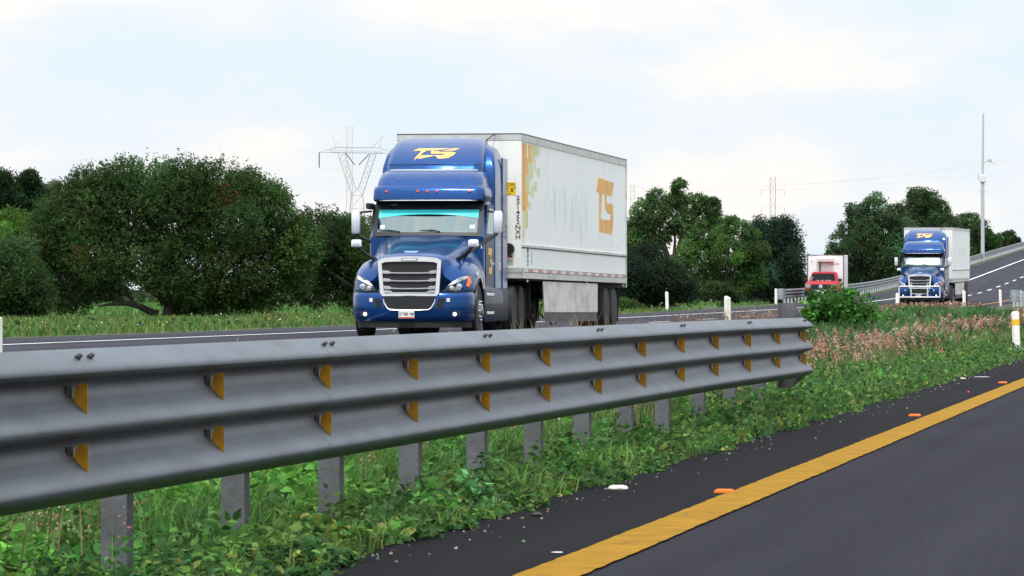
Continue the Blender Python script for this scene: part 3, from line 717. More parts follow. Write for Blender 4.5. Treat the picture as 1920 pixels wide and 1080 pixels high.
    for s in (-1, 1):
        m = MB(); m.prism([(s*.56, .76), (s*.68, .75), (s*.64, .58), (s*.52, .60)], -6.70, -6.60); m.o('bumper_vent', M['black'], g)
        m = MB(); m.box(s*.74-.03, s*.74+.03, -6.685, -6.64, .69, .76); m.o('sticker', M['platew'], g)
        # fog light in dark recess
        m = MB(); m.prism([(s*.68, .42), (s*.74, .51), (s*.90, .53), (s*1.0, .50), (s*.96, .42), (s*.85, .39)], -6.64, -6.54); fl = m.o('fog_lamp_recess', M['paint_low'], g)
        m = MB(); m.lathe([(0, .028), (.012, .038), (.04, .040)], (s*.86, -6.655, .455), 'y', 16); m.o('fog_lamp', M['lamp'], fl, True)
        # seam line
        # headlight
        def hp(pts, off):  # place on the swept nose
            r = []
            for x, z in pts:
                yy = -6.60 + .10*max(0, (z-1.0))/.2*.9 + .34*max(0, abs(x)-.35)**1.6 + (.9*max(0, abs(x)-.95)) - off
                r.append((s*x, yy, z))
            return r
        outl = [(.655, .905), (.70, .985), (.80, 1.085), (.92, 1.155), (1.05, 1.20), (1.10, 1.17), (1.125, 1.05), (1.10, .95), (1.03, .915), (.85, .895)]
        m = MB(); A = hp(outl, .045); B = hp(outl, -.12); m.loft([B, A]); hl = m.o('headlight', M['lensdark'], g)
        brow = [(.72, .995), (.80, 1.075), (.92, 1.145), (1.05, 1.188), (1.06, 1.135), (.95, 1.085), (.84, 1.03)]
        m = MB(); m.loft([hp(brow, .046), hp(brow, .052)]); m.o('light_strip', M['lens'] if 'drl' in M else M.setdefault('drl', mat('daylight_strip', (.9, .92, .94), .2, emit=(1, 1, 1, .35))), hl)
        for cx_, cz_, r_ in ((.79, .955, .045), (.93, .985, .055)):
            m = MB(); p0 = hp([(cx_, cz_)], .05)[0]; m.lathe([(0, r_), (.004, r_), (-.008, r_*.6)][::1], (p0[0], p0[1]-.004, p0[2]), 'y', 16); m.o('projector', M['lens'], hl, True)
        am = [(1.055, 1.185), (1.10, 1.165), (1.12, 1.05), (1.09, .975), (1.04, 1.0), (1.06, 1.09)]
        if s > 0: m = MB(); m.loft([hp(am, .046), hp(am, .054)]); m.o('indicator', M['amber'], hl)
    # seam between hood and bumper
    m = MB(); m.loft([[(x*.985, y+.05, z) for x, y in plan(1.155, 0)]+[(x*.9, y+.2, z) for x, y in plan(1.155, 0)[::-1]] for z in (.862, .888)]); m.o('seam_panel', M['black'], g, True, 45)
    # number plate
    m = MB(); m.box(-.15-.05, .15-.05, -6.748, -6.735, .37, .53, b=.004); pl = m.o('number_plate', M['platew'], g)
    m = MB(); m.box(-.145-.05, .145-.05, -6.7505, -6.7485, .375, .40); m.o('plate_band', M['redv'], pl)
    text_obj('plate_lettering', '57·BB·1M', .085, M['black'], pl, (-.05, -6.7495, .455), (1, 0, 0), (0, 0, 1), .001, sx=.85)
    # cab
    rg = []
    for z, yf_, hw, rf in ((.80, -4.32, 1.12, .10), (1.95, -4.32, 1.13, .14), (2.02, -4.26, 1.13, .20), (2.35, -3.98, 1.11, .24), (2.66, -3.74, 1.09, .26), (2.75, -3.74, 1.09, .26)):
        rg.append(rring(z, hw, yf_, -2.55, rf, .04, 6, .10))
    # cab shell with a windshield opening: leave out front faces between 2.02 and 2.66
    m = MB(); n_ = len(rg[0]); m.loft(rg, cap0=True, cap1=True)
    nf = []; bow0 = 28
    for q in m.f:
        if len(q) == 4:
            zz = [m.v[i][2] for i in q]; xx = [abs(m.v[i][0]) for i in q]; yy = [m.v[i][1] for i in q]
            if min(zz) >= 2.0 and max(zz) <= 2.67 and max(xx) < .95 and max(yy) < -3.3: continue
        nf.append(q)
    m.f = nf; m.o('cab', pa, g, True, 40)
    # interior
    m = MB(); m.box(-1.0, 1.0, -2.9, -2.85, 1.0, 2.7); m.o('rear_curtain', M['cabin'], g)
    m = MB(); m.box(-1.0, 1.0, -4.15, -3.75, 1.5, 2.06, b=.03); m.o('dashboard', M['cabin'], g)
    for s in (-1, 1):
        m = MB(); m.box(s*.55-.24, s*.55+.24, -3.3, -3.15, 1.5, 2.3, b=.05); m.box(s*.55-.13, s*.55+.13, -3.28, -3.18, 2.3, 2.5, b=.03); m.o('seat', M['black'], g)
    def wsp(x, z, off=0):   # point on the windshield surface
        k = (z-2.0)/.66; return (x, -4.42 + .50*k + .14*(abs(x)/1.03)**2.4 - off, z)
    def wspanel(xs, z0f, z1f, off, nz=4):
        m = MB(); vs = []; 
        for j in range(nz+1):
            for x in xs:
                z = z0f(x)+(z1f(x)-z0f(x))*j/nz; vs.append(wsp(x, z, off))
        n = len(xs); m.add(vs, [(j*n+i, j*n+i+1, (j+1)*n+i+1, (j+1)*n+i) for j in range(nz) for i in range(n-1)]); return m
    xs = list(np.linspace(-1.0, 1.0, 21)); xo = list(np.linspace(-1.07, 1.07, 23))
    wspanel(xs, lambda x: 2.045-.01*x*x, lambda x: 2.66, 0.0).o('windshield', M['glass'], g, True)
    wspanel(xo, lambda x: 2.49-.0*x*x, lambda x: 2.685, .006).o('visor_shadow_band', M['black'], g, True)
    wspanel(xo, lambda x: 1.985-.02*x*x, lambda x: 2.05-.01*x*x, .006).o('cowl', M['black'], g, True)
    for s in (-1, 1):
        wspanel([s*.985, s*1.03, s*1.075], lambda x: 2.02, lambda x: 2.6, .007).o('windshield_pillar', M['black'], g, True)
    if screen == 'band':
        wspanel(xs, lambda x: 2.33+.07*(1-(x/.97)**2), lambda x: 2.492, .005).o('sun_strip', M['teal'], g, True)
        text_obj('windshield_sticker', '57BB1M', .05, M['lens'], g, Vector(wsp(-.66, 2.585, .012)), (1, 0, 0), (0, .6, .8), .001)
        for s in (-1, 1):
            wspanel([s*.84, s*.93], lambda x: 2.12, lambda x: 2.19, .004, 1).o('sticker', M['platew'], g)
    else:
        wspanel(list(np.linspace(-.88, .88, 25)), lambda x: 2.08+.01*math.sin(x*11), lambda x: 2.46+.012*math.sin(x*7), .003).o('folding_sunshade', M['shade'], g, True)
    for s in (-1, 1):
        m = MB(); pts = [wsp(-.12+s*.4, 2.055, .03), wsp(-.32+s*.42, 2.085, .03), wsp(-.56+s*.42, 2.075, .03)]
        m.tube(pts, [.012, .014, .006], 5); m.o('wiper', M['black'], g)
    # roof cap (lower, with marker lights)
    rg = [rring(2.655, 1.09, -4.08, -2.5, .22, .04, 8, .10), rring(2.69, 1.105, -4.13, -2.5, .22, .04, 8, .10), rring(2.86, 1.105, -4.10, -2.5, .22, .04, 8, .10), rring(2.93, 1.09, -4.05, -2.5, .22, .04, 8, .10), rring(2.955, 1.055, -4.0, -2.5, .25, .04, 8, .10), rring(2.99, 1.05, -3.97, -2.5, .25, .04, 8, .10),
          rring(3.10, 1.035, -3.86, -2.5, .26, .05, 8, .09), rring(3.20, 1.0, -3.72, -2.5, .27, .05, 8, .08), rring(3.26, .95, -3.56, -2.5, .32, .05, 8, .06), rring(3.285, .86, -3.38, -2.5, .3, .05, 8, .04)]
    m = MB(); m.loft(rg); m.o('roof_cap', pa, g, True, 45)
    m = MB(); m.tube([(x, -4.225+.11*(x/.95)**2+.20*max(0, abs(x)-.7)**1.5, 2.668) for x in np.linspace(-.96, .96, 15)], .011, 6); m.o('visor_trim', M['alu'], g, True)
    # recessed roof panel outline
    m = MB(); m.tube([(x, -4.0+.02+.13*abs(x)**3, 3.02-.05*math.cos(x*2.0)+.05) for x in np.linspace(-.60, .60, 13)], .006, 5); m.o('roof_panel_seam', M['paint_low'], g, True)
    for x in (-.82, -.19, 0, .19, .82):
        m = MB(); yy = -4.205+.095*(x/.885)**2; m.lathe([(0, .012), (.02, .03), (.07, .036)], (x, yy-.02, 2.84), 'y', 14)
        ob = m.o('marker_light', M['redl'], g, True)
    # upper fairing
    rg = [rring(3.27, .945, -3.30, -1.5, .20, .05, 8, .12), rring(3.36, .945, -3.26, -1.5, .20, .05, 8, .12), rring(3.50, .94, -3.12, -1.5, .20, .05, 8, .11), rring(3.68, .92, -2.88, -1.5, .21, .05, 8, .09),
          rring(3.83, .88, -2.58, -1.5, .21, .05, 8, .07), rring(3.93, .83, -2.28, -1.5, .25, .05, 8, .05), rring(3.97, .72, -2.0, -1.5, .22, .05, 8, .03)]
    m = MB(); m.loft(rg); m.o('roof_fairing', pa, g, True, 45)
    # dark gap strip and lower spoiler panel
    m = MB(); m.loft([rring(3.255, .90, -3.44, -2.6, .3, .05, 8, .1), rring(3.30, .90, -3.43, -2.6, .3, .05, 8, .1)]); m.o('fairing_gap', M['lens'], g, True)
    m = MB(); m.tube([(x, -3.37+.02+.10*(x/.9)**2+.16*max(0, abs(x)-.6), 3.40) for x in np.linspace(-.93, .93, 15)], .007, 5); m.o('fairing_seam', M['paint_low'], g, True)
    lg = MB()
    for poly in TS_WIDE:
        pts = [((x-1087)/515*.93, 3.63-(z-350)/111*.21) for x, z in poly]
        def yfair(x, z): return np.interp(z, [3.36, 3.50, 3.68, 3.83], [-3.36, -3.22, -2.965, -2.65]) + .09*(x/.67)**2
        a = [(x, yfair(x, z)-.016, z) for x, z in pts]; b = [(x, yfair(x, z)+.03, z) for x, z in pts]
        lg.loft([a, b])
    lo = lg.o('roof_logo', M['gold'], g)
    # sleeper
    rg = [rring(.80, 1.14, -2.6, -1.10, .04, .05), rring(2.9, 1.14, -2.6, -1.10, .04, .05), rring(3.35, 1.13, -2.55, -1.10, .06, .05), rring(3.6, 1.09, -2.35, -1.10, .10, .05), rring(3.76, 1.01, -2.2, -1.10, .2, .05), rring(3.84, .85, -2.0, -1.10, .2, .05)]
    m = MB(); m.loft(rg); m.o('sleeper', pa, g, True, 40)
    for s in (-1, 1):
        x0, x1 = sorted((s*1.125, s*1.155))
        m = MB(); m.box(x0, x1, -1.45, -.70, .95, 3.58, b=.008); m.o('side_extender', pa, g)
        m = MB(); m.box(min(s*1.128, s*1.150), max(s*1.128, s*1.150), -.705, -.62, .95, 3.58); m.o('extender_rubber', M['black'], g)
        # door
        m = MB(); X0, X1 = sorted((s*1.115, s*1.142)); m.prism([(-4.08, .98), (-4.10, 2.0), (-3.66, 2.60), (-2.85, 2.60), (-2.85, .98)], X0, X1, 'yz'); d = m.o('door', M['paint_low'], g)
        m = MB(); X0, X1 = sorted((s*1.135, s*1.147)); m.prism([(-3.98, 2.02), (-3.58, 2.52), (-2.95, 2.52), (-2.95, 2.02)], X0, X1, 'yz'); m.o('side_window', M['glasss'], d)
        m = MB(); X0, X1 = sorted((s*1.142, s*1.165)); m.box(X0, X1, -3.08, -2.94, 1.42, 1.46); m.o('door_handle', M['chrome'], d)
        for z_ in (1.55, 1.32, 1.80):
            m = MB(); X0, X1 = sorted((s*1.140, s*1.150)); m.box(X0, X1, -2.2, -1.75, z_, z_+(.02 if z_ != 1.32 else .16)); m.o('side_marker_plate', M['alu'], g)
        dl = MB()
        for poly in TS_SIDE[:1] + TS_SIDE[2:]:
            pts = [(-3.75+(x-160)/250*.62, 1.75-(z-130)/770*.52) for x, z in poly]; X0, X1 = sorted((s*1.143, s*1.146)); dl.prism(pts, X0, X1, 'yz')
        dl.o('door_logo', M['gold'], d)
        # lower fairing and steps
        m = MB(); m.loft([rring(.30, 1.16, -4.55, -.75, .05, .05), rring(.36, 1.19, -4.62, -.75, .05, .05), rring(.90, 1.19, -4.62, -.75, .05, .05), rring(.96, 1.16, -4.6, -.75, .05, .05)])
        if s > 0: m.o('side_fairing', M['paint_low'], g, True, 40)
        for z_ in (.44, .80):
            m = MB(); X0, X1 = sorted((s*1.187, s*1.215)); m.box(X0, X1, -4.35, -3.35, z_, z_+.055, b=.008); m.o('step', M['chrome'], g)
        # door mirror
        m = MB(); cx_ = s*1.40; 
        m.loft([rring(z, .085*k, -4.28-.06*k, -4.28+.07*k, .05*k, .03*k, 4, .02) for z, k in ((2.02, .7), (2.05, 1), (2.42, 1), (2.46, .75))]); mh = m.o('door_mirror', M['mirrorback'], g, True, 50); mh.location = (cx_, 0, 0)
        m = MB(); m.box(-.075, .075, -4.225, -4.19, 2.05, 2.43); o2 = m.o('mirror_glass', M['black'], mh)
        m = MB(); m.tube([(s*1.13, -4.0, 2.46), (s*1.3, -4.2, 2.44), (s*1.40, -4.26, 2.40)], .022, 6); m.o('mirror_arm', M['black'], g, True); m = MB(); m.tube([(s*1.10, -4.2, 1.86), (s*1.28, -4.26, 1.95), (s*1.41, -4.27, 2.05)], .034, 6); m.o('mirror_arm', M['black'], g, True)
        # hood mirror
        m = MB(); m.loft([rring(z, .10*k, -5.95-.07*k, -5.95+.07*k, .06*k, .04*k, 4, .02) for z, k in ((1.735, .7), (1.755, 1), (1.86, 1), (1.88, .75))]); mh = m.o('hood_mirror', M['mirrorback'], g, True, 50); mh.location = (s*1.13, 0, 0)
        m = MB(); m.tube([(s*.78, -5.75, 1.49), (s*.95, -5.85, 1.60), (s*1.12, -5.92, 1.76)], [.05, .03, .022], 7); m.tube([(s*.86, -5.35, 1.50), (s*1.0, -5.7, 1.62), (s*1.11, -5.92, 1.74)], .018, 6)
        if s > 0: m.tube([(s*.80, -5.70, 1.50), (s*1.12, -4.7, 1.80), (s*1.38, -4.3, 2.0)], .028, 6)
        m.o('hood_mirror_arm', M['black'], g, True)
        # fender marking
        if s > 0:
            text_obj('unit_number', '1105', .12, M['platew'], g, (1.187, -5.75, 1.20), (0, 1, -.15), (0, .1, 1), .002)
            m = MB(); m.box(1.12, 1.135, -4.75, -4.6, 1.72, 1.78); m.o('fender_badge', M['platew'], g)
        m = MB(); m.tube([(s*1.10, -3.3, 2.62), (s*1.30, -3.34, 2.60)], .012, 5); 
    m = MB(); m.box(-1.2, -1.12, -4.3, -3.6, 2.50, 2.62, b=.02); m.o('camera_arm', M['black'], g)
    # chassis
    m = MB(); m.box(-.42, .42, -6.3, 3.1, .62, .92); m.box(-.95, .95, -6.35, -4.3, .42, .9); m.box(-.35, .35, -5.6, -3.2, .32, .6)
    m.box(-.85, .85, -4.4, -1.0, .36, .95); m.box(-.95, .95, -5.50, -5.30, .36, .52); m.o('chassis', M['under'], g)
    m = MB(); m.lathe([(-.02, .50), (.05, .50)], (0, .9, .97), 'z', 24); m.box(-.4, .4, .4, 1.5, .90, .96); m.o('fifth_wheel', M['under'], g)
    for s in (-1, 1):
        wheel(g, s*1.17, -5.40, .515, s, False, True)
        for y in (.25, 1.57): wheel(g, s*1.19, y, .515, s, True)
        m = MB(); rr_ = .60
        m.loft([[(s*(.58 if k else 1.2), -5.40+rr_*math.cos(a), .515+rr_*math.sin(a)) for a in [R(-8+196*q/14) for q in range(15)]] for k in (0, 1)], closed=False, cap0=False, cap1=False); m.o('wheel_arch_liner', M['black'], g, True)
        m = MB(); m.box(s*.9-.28, s*.9+.28, 2.35, 2.37, .25, .95); m.o('mud_flap', M['black'], g)
    if bullbar:
        m = MB(); yb = -6.95
        for z in (.36, .92): m.tube([(-1.06, yb+.12, z), (-.98, yb+.03, z), (-.5, yb, z), (.5, yb, z), (.98, yb+.03, z), (1.06, yb+.12, z)], .034, 8)
        for x in (-1.06, 1.06): m.tube([(x, yb+.12, .36), (x, yb+.12, .92)], .034, 8)
        for x in (-.43, .43): m.tube([(x, yb, .34), (x, yb, .96), (x*.97, yb+.1, 1.0)], .034, 8); m.tube([(x, yb, .5), (x, -6.6, .5)], .03, 8)
        m.o('bull_bar', M['wbar'] if 'wbar' in M else M.setdefault('wbar', mat('bull_bar_white_steel', (.78, .79, .80), .3, .3)), g, True)
    tractor = [o for o in set(bpy.data.objects)-before if o.parent is g]
    piv = Vector((0, .9, 0)); rm = Matrix.Translation(piv+Vector((shift, 0, 0))) @ Matrix.Rotation(yaw_tractor, 4, 'Z') @ Matrix.Translation(-piv)
    for o in tractor: o.matrix_basis = rm @ o.matrix_basis
    before = set(bpy.data.objects)
    # ---------------------------------------------------------- trailer
    LT = 16.1; ZB, ZTp = 1.16, 4.11; HW = 1.295
    wh = M['white']
    m = MB(); m.box(-HW+.012, HW-.012, .02, LT-.02, ZB+.2, ZTp-.13, b=.008); tb = m.o('trailer_box', wh, g)
    m = MB(); m.box(-HW+.01, HW-.01, -.004, .018, ZB+.22, ZTp-.14); m.o('trailer_front_wall', M['whitef'], g)
    for s in (-1, 1):
        X0, X1 = sorted((s*(HW-.014), s*(HW+.004)))
        m = MB(); m.box(X0, X1, .0, LT, ZTp-.155, ZTp-.012); m.o('top_rail', M['alu'], g)
        m = MB(); m.box(X0, X1, .0, LT, ZB, ZB+.12); m.o('bottom_rail', M['alu'], g); m = MB(); m.box(X0+.002, X1-.002, .0, LT, ZB+.122, ZB+.208); m.o('tape_rail', M['tr'] if 'tr' in M else M.setdefault('tr', mat('dark_tape_rail', (.26, .25, .24), .6)), g)
        X0, X1 = sorted((s*(HW-.014), s*(HW+.022)))
        m = MB(); m.box(X0, X1, .06, LT-.05, 1.795, 1.86, b=.008); m.o('rub_rail', M['alu'], g)
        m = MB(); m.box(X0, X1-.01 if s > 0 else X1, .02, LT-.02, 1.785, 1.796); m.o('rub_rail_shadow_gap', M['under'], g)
        X0, X1 = sorted((s*(HW+.005), s*(HW+.008)))
        m = MB(); m2 = MB(); t = .2
        k = 0
        while t < LT-.4:
            (m if k % 4 < 2 else m2).box(X0, X1, t, t+.27, ZB+.135, ZB+.195); t += .33; k += 1
        m.o('reflective_tape', M['platew'], g); m2.o('reflective_tape', M['tapered'] if 'tapered' in M else M.setdefault('tapered', mat('faded_red_tape', (.56, .30, .28), .5)), g)
        # panel seams with rivets
        m = MB()
        for q in range(1, 13):
            yy = LT*q/13; m.box(*(sorted((s*(HW-.013), s*(HW-.0110)))), yy-.006, yy+.006, 1.87, ZTp-.165)
        m.o('panel_seams', M['ghost'], tb)
    m = MB(); m.box(-HW-.004, HW+.004, -.010, .03, ZTp-.13, ZTp-.012); m.o('front_rail', M['alu'], g)
    m = MB(); m.box(-HW-.004, HW+.004, -.010, .03, ZB, ZB+.22); m.o('front_rail', M['alu'], g)
    m = MB(); m.box(-HW-.006, HW+.006, -.012, LT, ZTp-.012, ZTp+.012); m.box(-HW-.005, HW+.005, -.011, .0, ZB+.10, ZB+.115); m.o('roof', M['roofgrey'] if 'roofgrey' in M else M.setdefault('roofgrey', mat('weathered_roof', (.10, .10, .10), .6)), g)
    m = MB(); m.box(-HW-.008, HW+.008, LT-.02, LT+.05, ZB-.10, ZTp+.03); m.o('rear_frame', M['alu'], g)
    m = MB(); m.tube([(.75, -.02, ZTp+.0), (.70, -.18, ZTp-.05), (.58, -.25, ZTp-.16)], .012, 5); m.box(.5, .62, -.28, -.22, ZTp-.19, ZTp-.14); m.o('marker_stalk', M['black'], g)
    if logo:
        cols = [mat('mosaic_orange', (.82, .36, .09), .5, dirt=((.70, .45, .22), 2, .5, .9, (1, 1, .4))), mat('mosaic_amber', (.82, .50, .12), .5, dirt=((.72, .60, .30), 2, .5, .9, (1, 1, .4))), mat('mosaic_olive', (.66, .64, .30), .5, dirt=((.72, .74, .62), 2, .45, .8, (1, 1, .4))), mat('mosaic_pale', (.70, .71, .48), .5)]
        mbs = [MB() for _ in cols]; rr = random.Random(3)
        # (column, row span, colour)
        lay = [(0, [(3.93, 2.55, 0), (2.55, 2.0, 2), (2.0, 1.88, 3)]), (1, [(3.93, 3.3, 1), (3.3, 2.95, 2), (2.95, 2.55, 1), (2.55, 2.2, 2)]), (2, [(3.93, 3.55, 1), (3.55, 3.2, 2), (3.2, 2.9, 2), (2.75, 2.6, 3)]),
               (3, [(3.93, 3.6, 1), (3.6, 3.25, 2), (3.1, 2.85, 3)]), (4, [(3.93, 3.7, 2), (3.65, 3.4, 3), (3.2, 3.0, 3)]), (5, [(3.93, 3.75, 3), (3.5, 3.3, 3)])]
        xo = HW-.012
        for c_, spans in lay:
            for za, zb_, ci in spans:
                y0 = .10+.40*c_; z = za
                while z > zb_+.02:
                    z2 = max(z-rr.uniform(.2, .42), zb_); ci2 = min(3, max(0, ci+(rr.random() < .22)-(rr.random() < .15)))
                    yy1 = y0+.40*(1 if rr.random() < .85 else .6)
                    mbs[ci2].box(xo, xo+.0035, y0, yy1-.001, z2, z); z = z2
        for q, c_ in zip(mbs, cols):
            if q.v: q.o('mosaic_graphic', c_, tb)
        m = MB()
        for poly in TS_SIDE: m.prism([(10.95+(x-160)/250*3.0, 3.55-(z-130)/770*1.27) for x, z in poly], xo, xo+.004, 'yz')
        m.o('side_logo', M['orange'], tb)
        # worn-off lettering in the middle
        m = MB(); rr = random.Random(9); y = 3.2
        while y < 9.6:
            wv = rr.uniform(.10, .28); m.box(xo, xo+.002, y, y+wv, 2.35+rr.uniform(-.1, .25), 2.95+rr.uniform(-.1, .35)); y += wv+rr.uniform(.12, .35)
        m.o('worn_lettering', M['ghost'], tb)
        m = MB()
        for (y, z, hh) in ((8.55, 2.1, .45), (8.65, 1.98, .25), (6.1, 2.4, .8), (4.6, 2.5, .55), (7.3, 2.2, .7), (9.4, 2.3, .5), (14.6, 1.95, .16), (8.2, 2.35, .3)):
            m.box(xo+.0021, xo+.003, y, y+.022, z, z+hh)
        m.o('scratches', M['alu'], tb)
        for i, ch in enumerate('231452NXH'):
            text_obj('trailer_number', ch, .118, M['darkred'], tb, (1.215, -.006, 2.80-i*.100), (1, 0, 0), (0, 0, 1), .002, sx=1.35)
        m = MB(); m.box(.865, 1.170, -.009, -.005, 2.86, 3.12); sg = m.o('warning_sign', M['yellowsign'], tb)
        text_obj('sign_lettering', 'CAUTION', .062, M['black'], sg, (1.017, -.0105, 3.082), (1, 0, 0), (0, 0, 1), .001)
        m = MB(); m.box(.865, 1.170, -.0115, -.0095, 3.045, 3.052); m.o('sign_rule', M['black'], sg)
        text_obj('sign_figures', '13\'.6"', .125, M['black'], sg, (1.030, -.0105, 2.965), (1, 0, 0), (0, 0, 1), .001)
        text_obj('sign_lettering', 'HEIGHT', .034, M['black'], sg, (1.017, -.0105, 2.885), (1, 0, 0), (0, 0, 1), .001)
        m = MB(); m.lathe([(-.09, .11), (-.02, .12), (0, .12)], (1.03, -.01, 1.76), 'y', 18); m.o('air_coupling', M['black'], g, True)
        m = MB(); m.box(.96, 1.10, -.009, -.005, 1.585, 1.625); m.box(.98, 1.08, -.009, -.005, 1.63, 1.65); m.o('front_label', M['redv'], tb)
        m = MB(); m.box(.94, 1.12, -.009, -.005, 1.43, 1.54); m.o('document_plate', M['alu'], tb)
        text_obj('fleet_mark', 'ESD', .24, M['bluev'], tb, (xo+.003, .85, 1.60), (0, 0, -1), (0, 1, 0), .002, sx=1.0)
        m = MB(); m.box(xo, xo+.003, 1.35, 1.40, 1.45, 1.7); m.o('fleet_mark', M['bluev'], tb)
    else:
        m = MB(); rr = random.Random(4); y = 6.2; xo = HW-.012
        while y < 12.6:
            wv = rr.uniform(.2, .45); m.box(xo, xo+.002, y, y+wv, 2.65, 3.0); y += wv+.14
        m.o('worn_lettering', M['ghost'], tb)
    # under the trailer
    m = MB(); m.box(-1.2, 1.2, .05, LT-.05, ZB-.04, ZB+.02); m.box(-.5, -.38, .4, LT-.2, .9, ZB); m.box(.38, .5, .4, LT-.2, .9, ZB); m.box(-1.05, 1.05, 11.9, 15.6, .78, .95); m.o('underframe', M['under'], g)
    m = MB(); 
    for s in (-1, 1): m.box(s*.95-.06, s*.95+.06, 2.85, 2.97, .42, ZB); m.box(s*.95-.13, s*.95+.13, 2.78, 3.04, .37, .42); m.box(s*.98-.04, s*.98+.04, 2.97, 3.25, .6, .66)
    m.box(-.9, .9, 2.88, 2.94, .75, .81); m.o('landing_gear', M['under'], g)
    m = MB(); m.tube([(1.18, 3.1, 1.0), (1.22, 3.35, .80), (1.22, 3.62, .72), (1.2, 3.3, .62), (1.18, 3.2, .45), (1.2, 3.5, .36)], .022, 6); m.tube([(1.15, 4.6, .36), (1.15, 5.0, .20), (1.15, 5.5, .20), (1.15, 5.9, .36)], .018, 6); m.o('air_hose', M['black'], g, True)
    for s in (-1, 1):
        X0, X1 = sorted((s*1.235, s*1.255)); sk = None
        seams = [3.35, 5.5, 8.9, 11.45]
        for a, b in zip(seams[:-1], seams[1:]):
            m = MB(); ya = a+(.0 if a > 3.4 else 0); 
            m.prism([(ya+.008, .47), (ya+(.0 if a > 3.4 else -.2)+.008, ZB-.04), (b-.008, ZB-.04), (b-.008, .47)], X0, X1, 'yz'); m.o('side_skirt', M['skirt'], g)
        m = MB(); m.box(X0+.004, X1-.004, 3.45, 11.4, .265, .468); m.o('rubber_skirt_edge', mat('skirt_rubber', (.075, .077, .082), .7, var=.2, vscale=3) if 'skr' not in M else M['skr'], g)
        for y in (12.85, 14.15): wheel(g, s*1.275, y, .515, s, True)
        m = MB(); m.box(s*.95-.3, s*.95+.3, 15.0, 15.02, .25, 1.0); m.o('mud_flap', M['black'], g)
        for y in (9.6, 15.7, .9):
            X2, X3 = sorted((s*(HW-.0), s*(HW+.03))); m = MB(); m.box(X2-.06, X3-.06, y, y+.14, ZB-.075, ZB-.02, b=.006) if s > 0 else m.box(X2+.06, X3+.06, y, y+.14, ZB-.075, ZB-.02, b=.006); m.o('side_marker', M['amber'], g)
    trailer = [o for o in set(bpy.data.objects)-before if o.parent is g]
    pm = Matrix.Translation(Vector((0, .9, 1.1))) @ Matrix.Rotation(pitch, 4, 'X') @ Matrix.Translation(Vector((0, -.9, -1.1)))
    for o in trailer: o.matrix_basis = pm @ o.matrix_basis
    return g

build_truck('semi_truck', 'big blue semi truck pulling a white trailer with orange lettering, nearest to the camera', (-15.65, 91.4, .18), R(2.3), pitch=-R(.20), shift=-.12)
t2 = build_truck('semi_truck', 'distant blue semi truck with a white bull bar and a plain pale trailer', (-16.2, 243.6, float(zBs(243.6))-.03), 0, bullbar=True, logo=False, screen='shade', pitch=R(.45))

# ================================================================== RED BOX VAN
pz = Zof(1549.5, 20.0); uc = 20.0
VZ = 248.0; c0 = W(1547, 575, VZ)
vg = thing('box_van', 'small red pickup cab with a white refrigerated box, half hidden by the median bush', 'van', (c0.x, c0.y, float(zBs(c0.y))+.01))
rp = M['redpaint']
m = MB(); m.loft([rring(.42, .88, -2.55, .2, .25, .05, 6, .06), rring(.72, .90, -2.58, .2, .25, .05, 6, .07), rring(.98, .89, -2.50, .2, .28, .05, 6, .07), rring(1.08, .86, -2.30, .2, .3, .05, 6, .07), rring(1.18, .80, -1.6, .2, .2, .05, 6, .05)])
m.o('body', rp, vg, True, 45)
m = MB(); m.loft([rring(1.10, .80, -1.5, .15, .2, .05, 6, .05), rring(1.62, .66, -.80, .12, .18, .05, 6, .04), rring(1.68, .58, -.6, .05, .15, .05, 6, .03)]); m.o('cab_roof', rp, vg, True, 45)
m = MB(); q = [(-.70, -1.515, 1.17), (.70, -1.515, 1.17), (.585, -.90, 1.585), (-.585, -.90, 1.585)]
m.add([(x, y-.055-.0*abs(x), z) for x, y, z in q], [(0, 1, 2, 3)]); m.o('windshield', M['glassd'], vg)
m = MB(); m.add([(x*.97, y-.045, z) for x, y, z in q], [(0, 1, 2, 3)]); m.o('windshield_inside', M['black'], vg)
m = MB(); [m.box(x, x+.10, -1.60, -1.585, 1.19, 1.22) for x in (-.3, -.05, .18, .35)]; m.o('dashboard_papers', M['platew'], vg)
m = MB(); m.box(-.62, -.53, -1.385, -1.375, 1.32, 1.36); m.o('sticker', M['platew'], vg)
m = MB(); m.box(-.66, -.58, -1.55, -1.54, 1.22, 1.26); m.o('sticker', M['platew'], vg)
m = MB(); m.prism([(-.52, .98), (.52, .98), (.46, .70), (-.46, .70)], -2.665, -2.5); m.o('grille', M['black'], vg)
m = MB(); m.lathe([(0, .10), (.015, .10)], (0, -2.685, .87), 'y', 18); m.o('badge', M['chrome'], vg, True)
m = MB(); m.loft([rring(.32, .87, -2.62, -2.2, .2, .05, 6, .06), rring(.40, .91, -2.68, -2.2, .22, .05, 6, .07), rring(.66, .91, -2.68, -2.2, .22, .05, 6, .07), rring(.70, .89, -2.64, -2.2, .2, .05, 6, .07)]); m.o('bumper', M['black'], vg, True)
m = MB(); m.box(-.28, .28, -2.765, -2.755, .63, .66); m.box(-.16, .16, -2.765, -2.755, .50, .62); m.o('number_plate', M['platew'], vg)
for s in (-1, 1):
    m = MB(); A = [(s*.55, -2.64, .97), (s*.84, -2.47, 1.0), (s*.89, -2.30, .88), (s*.84, -2.42, .76), (s*.58, -2.62, .76)]; m.loft([[(x, y+.1, z) for x, y, z in A], [(x, y-.03, z) for x, y, z in A]]); m.o('headlight', M['lens'], vg)
    m = MB(); m.box(min(s*.84, s*1.04), max(s*.84, s*1.04), -1.32, -1.22, 1.14, 1.30, b=.02); m.o('side_mirror', M['black'], vg)
    wheel(vg, s*.84, -1.75, .33, s); wheel(vg, s*.84, 1.25, .33, s)
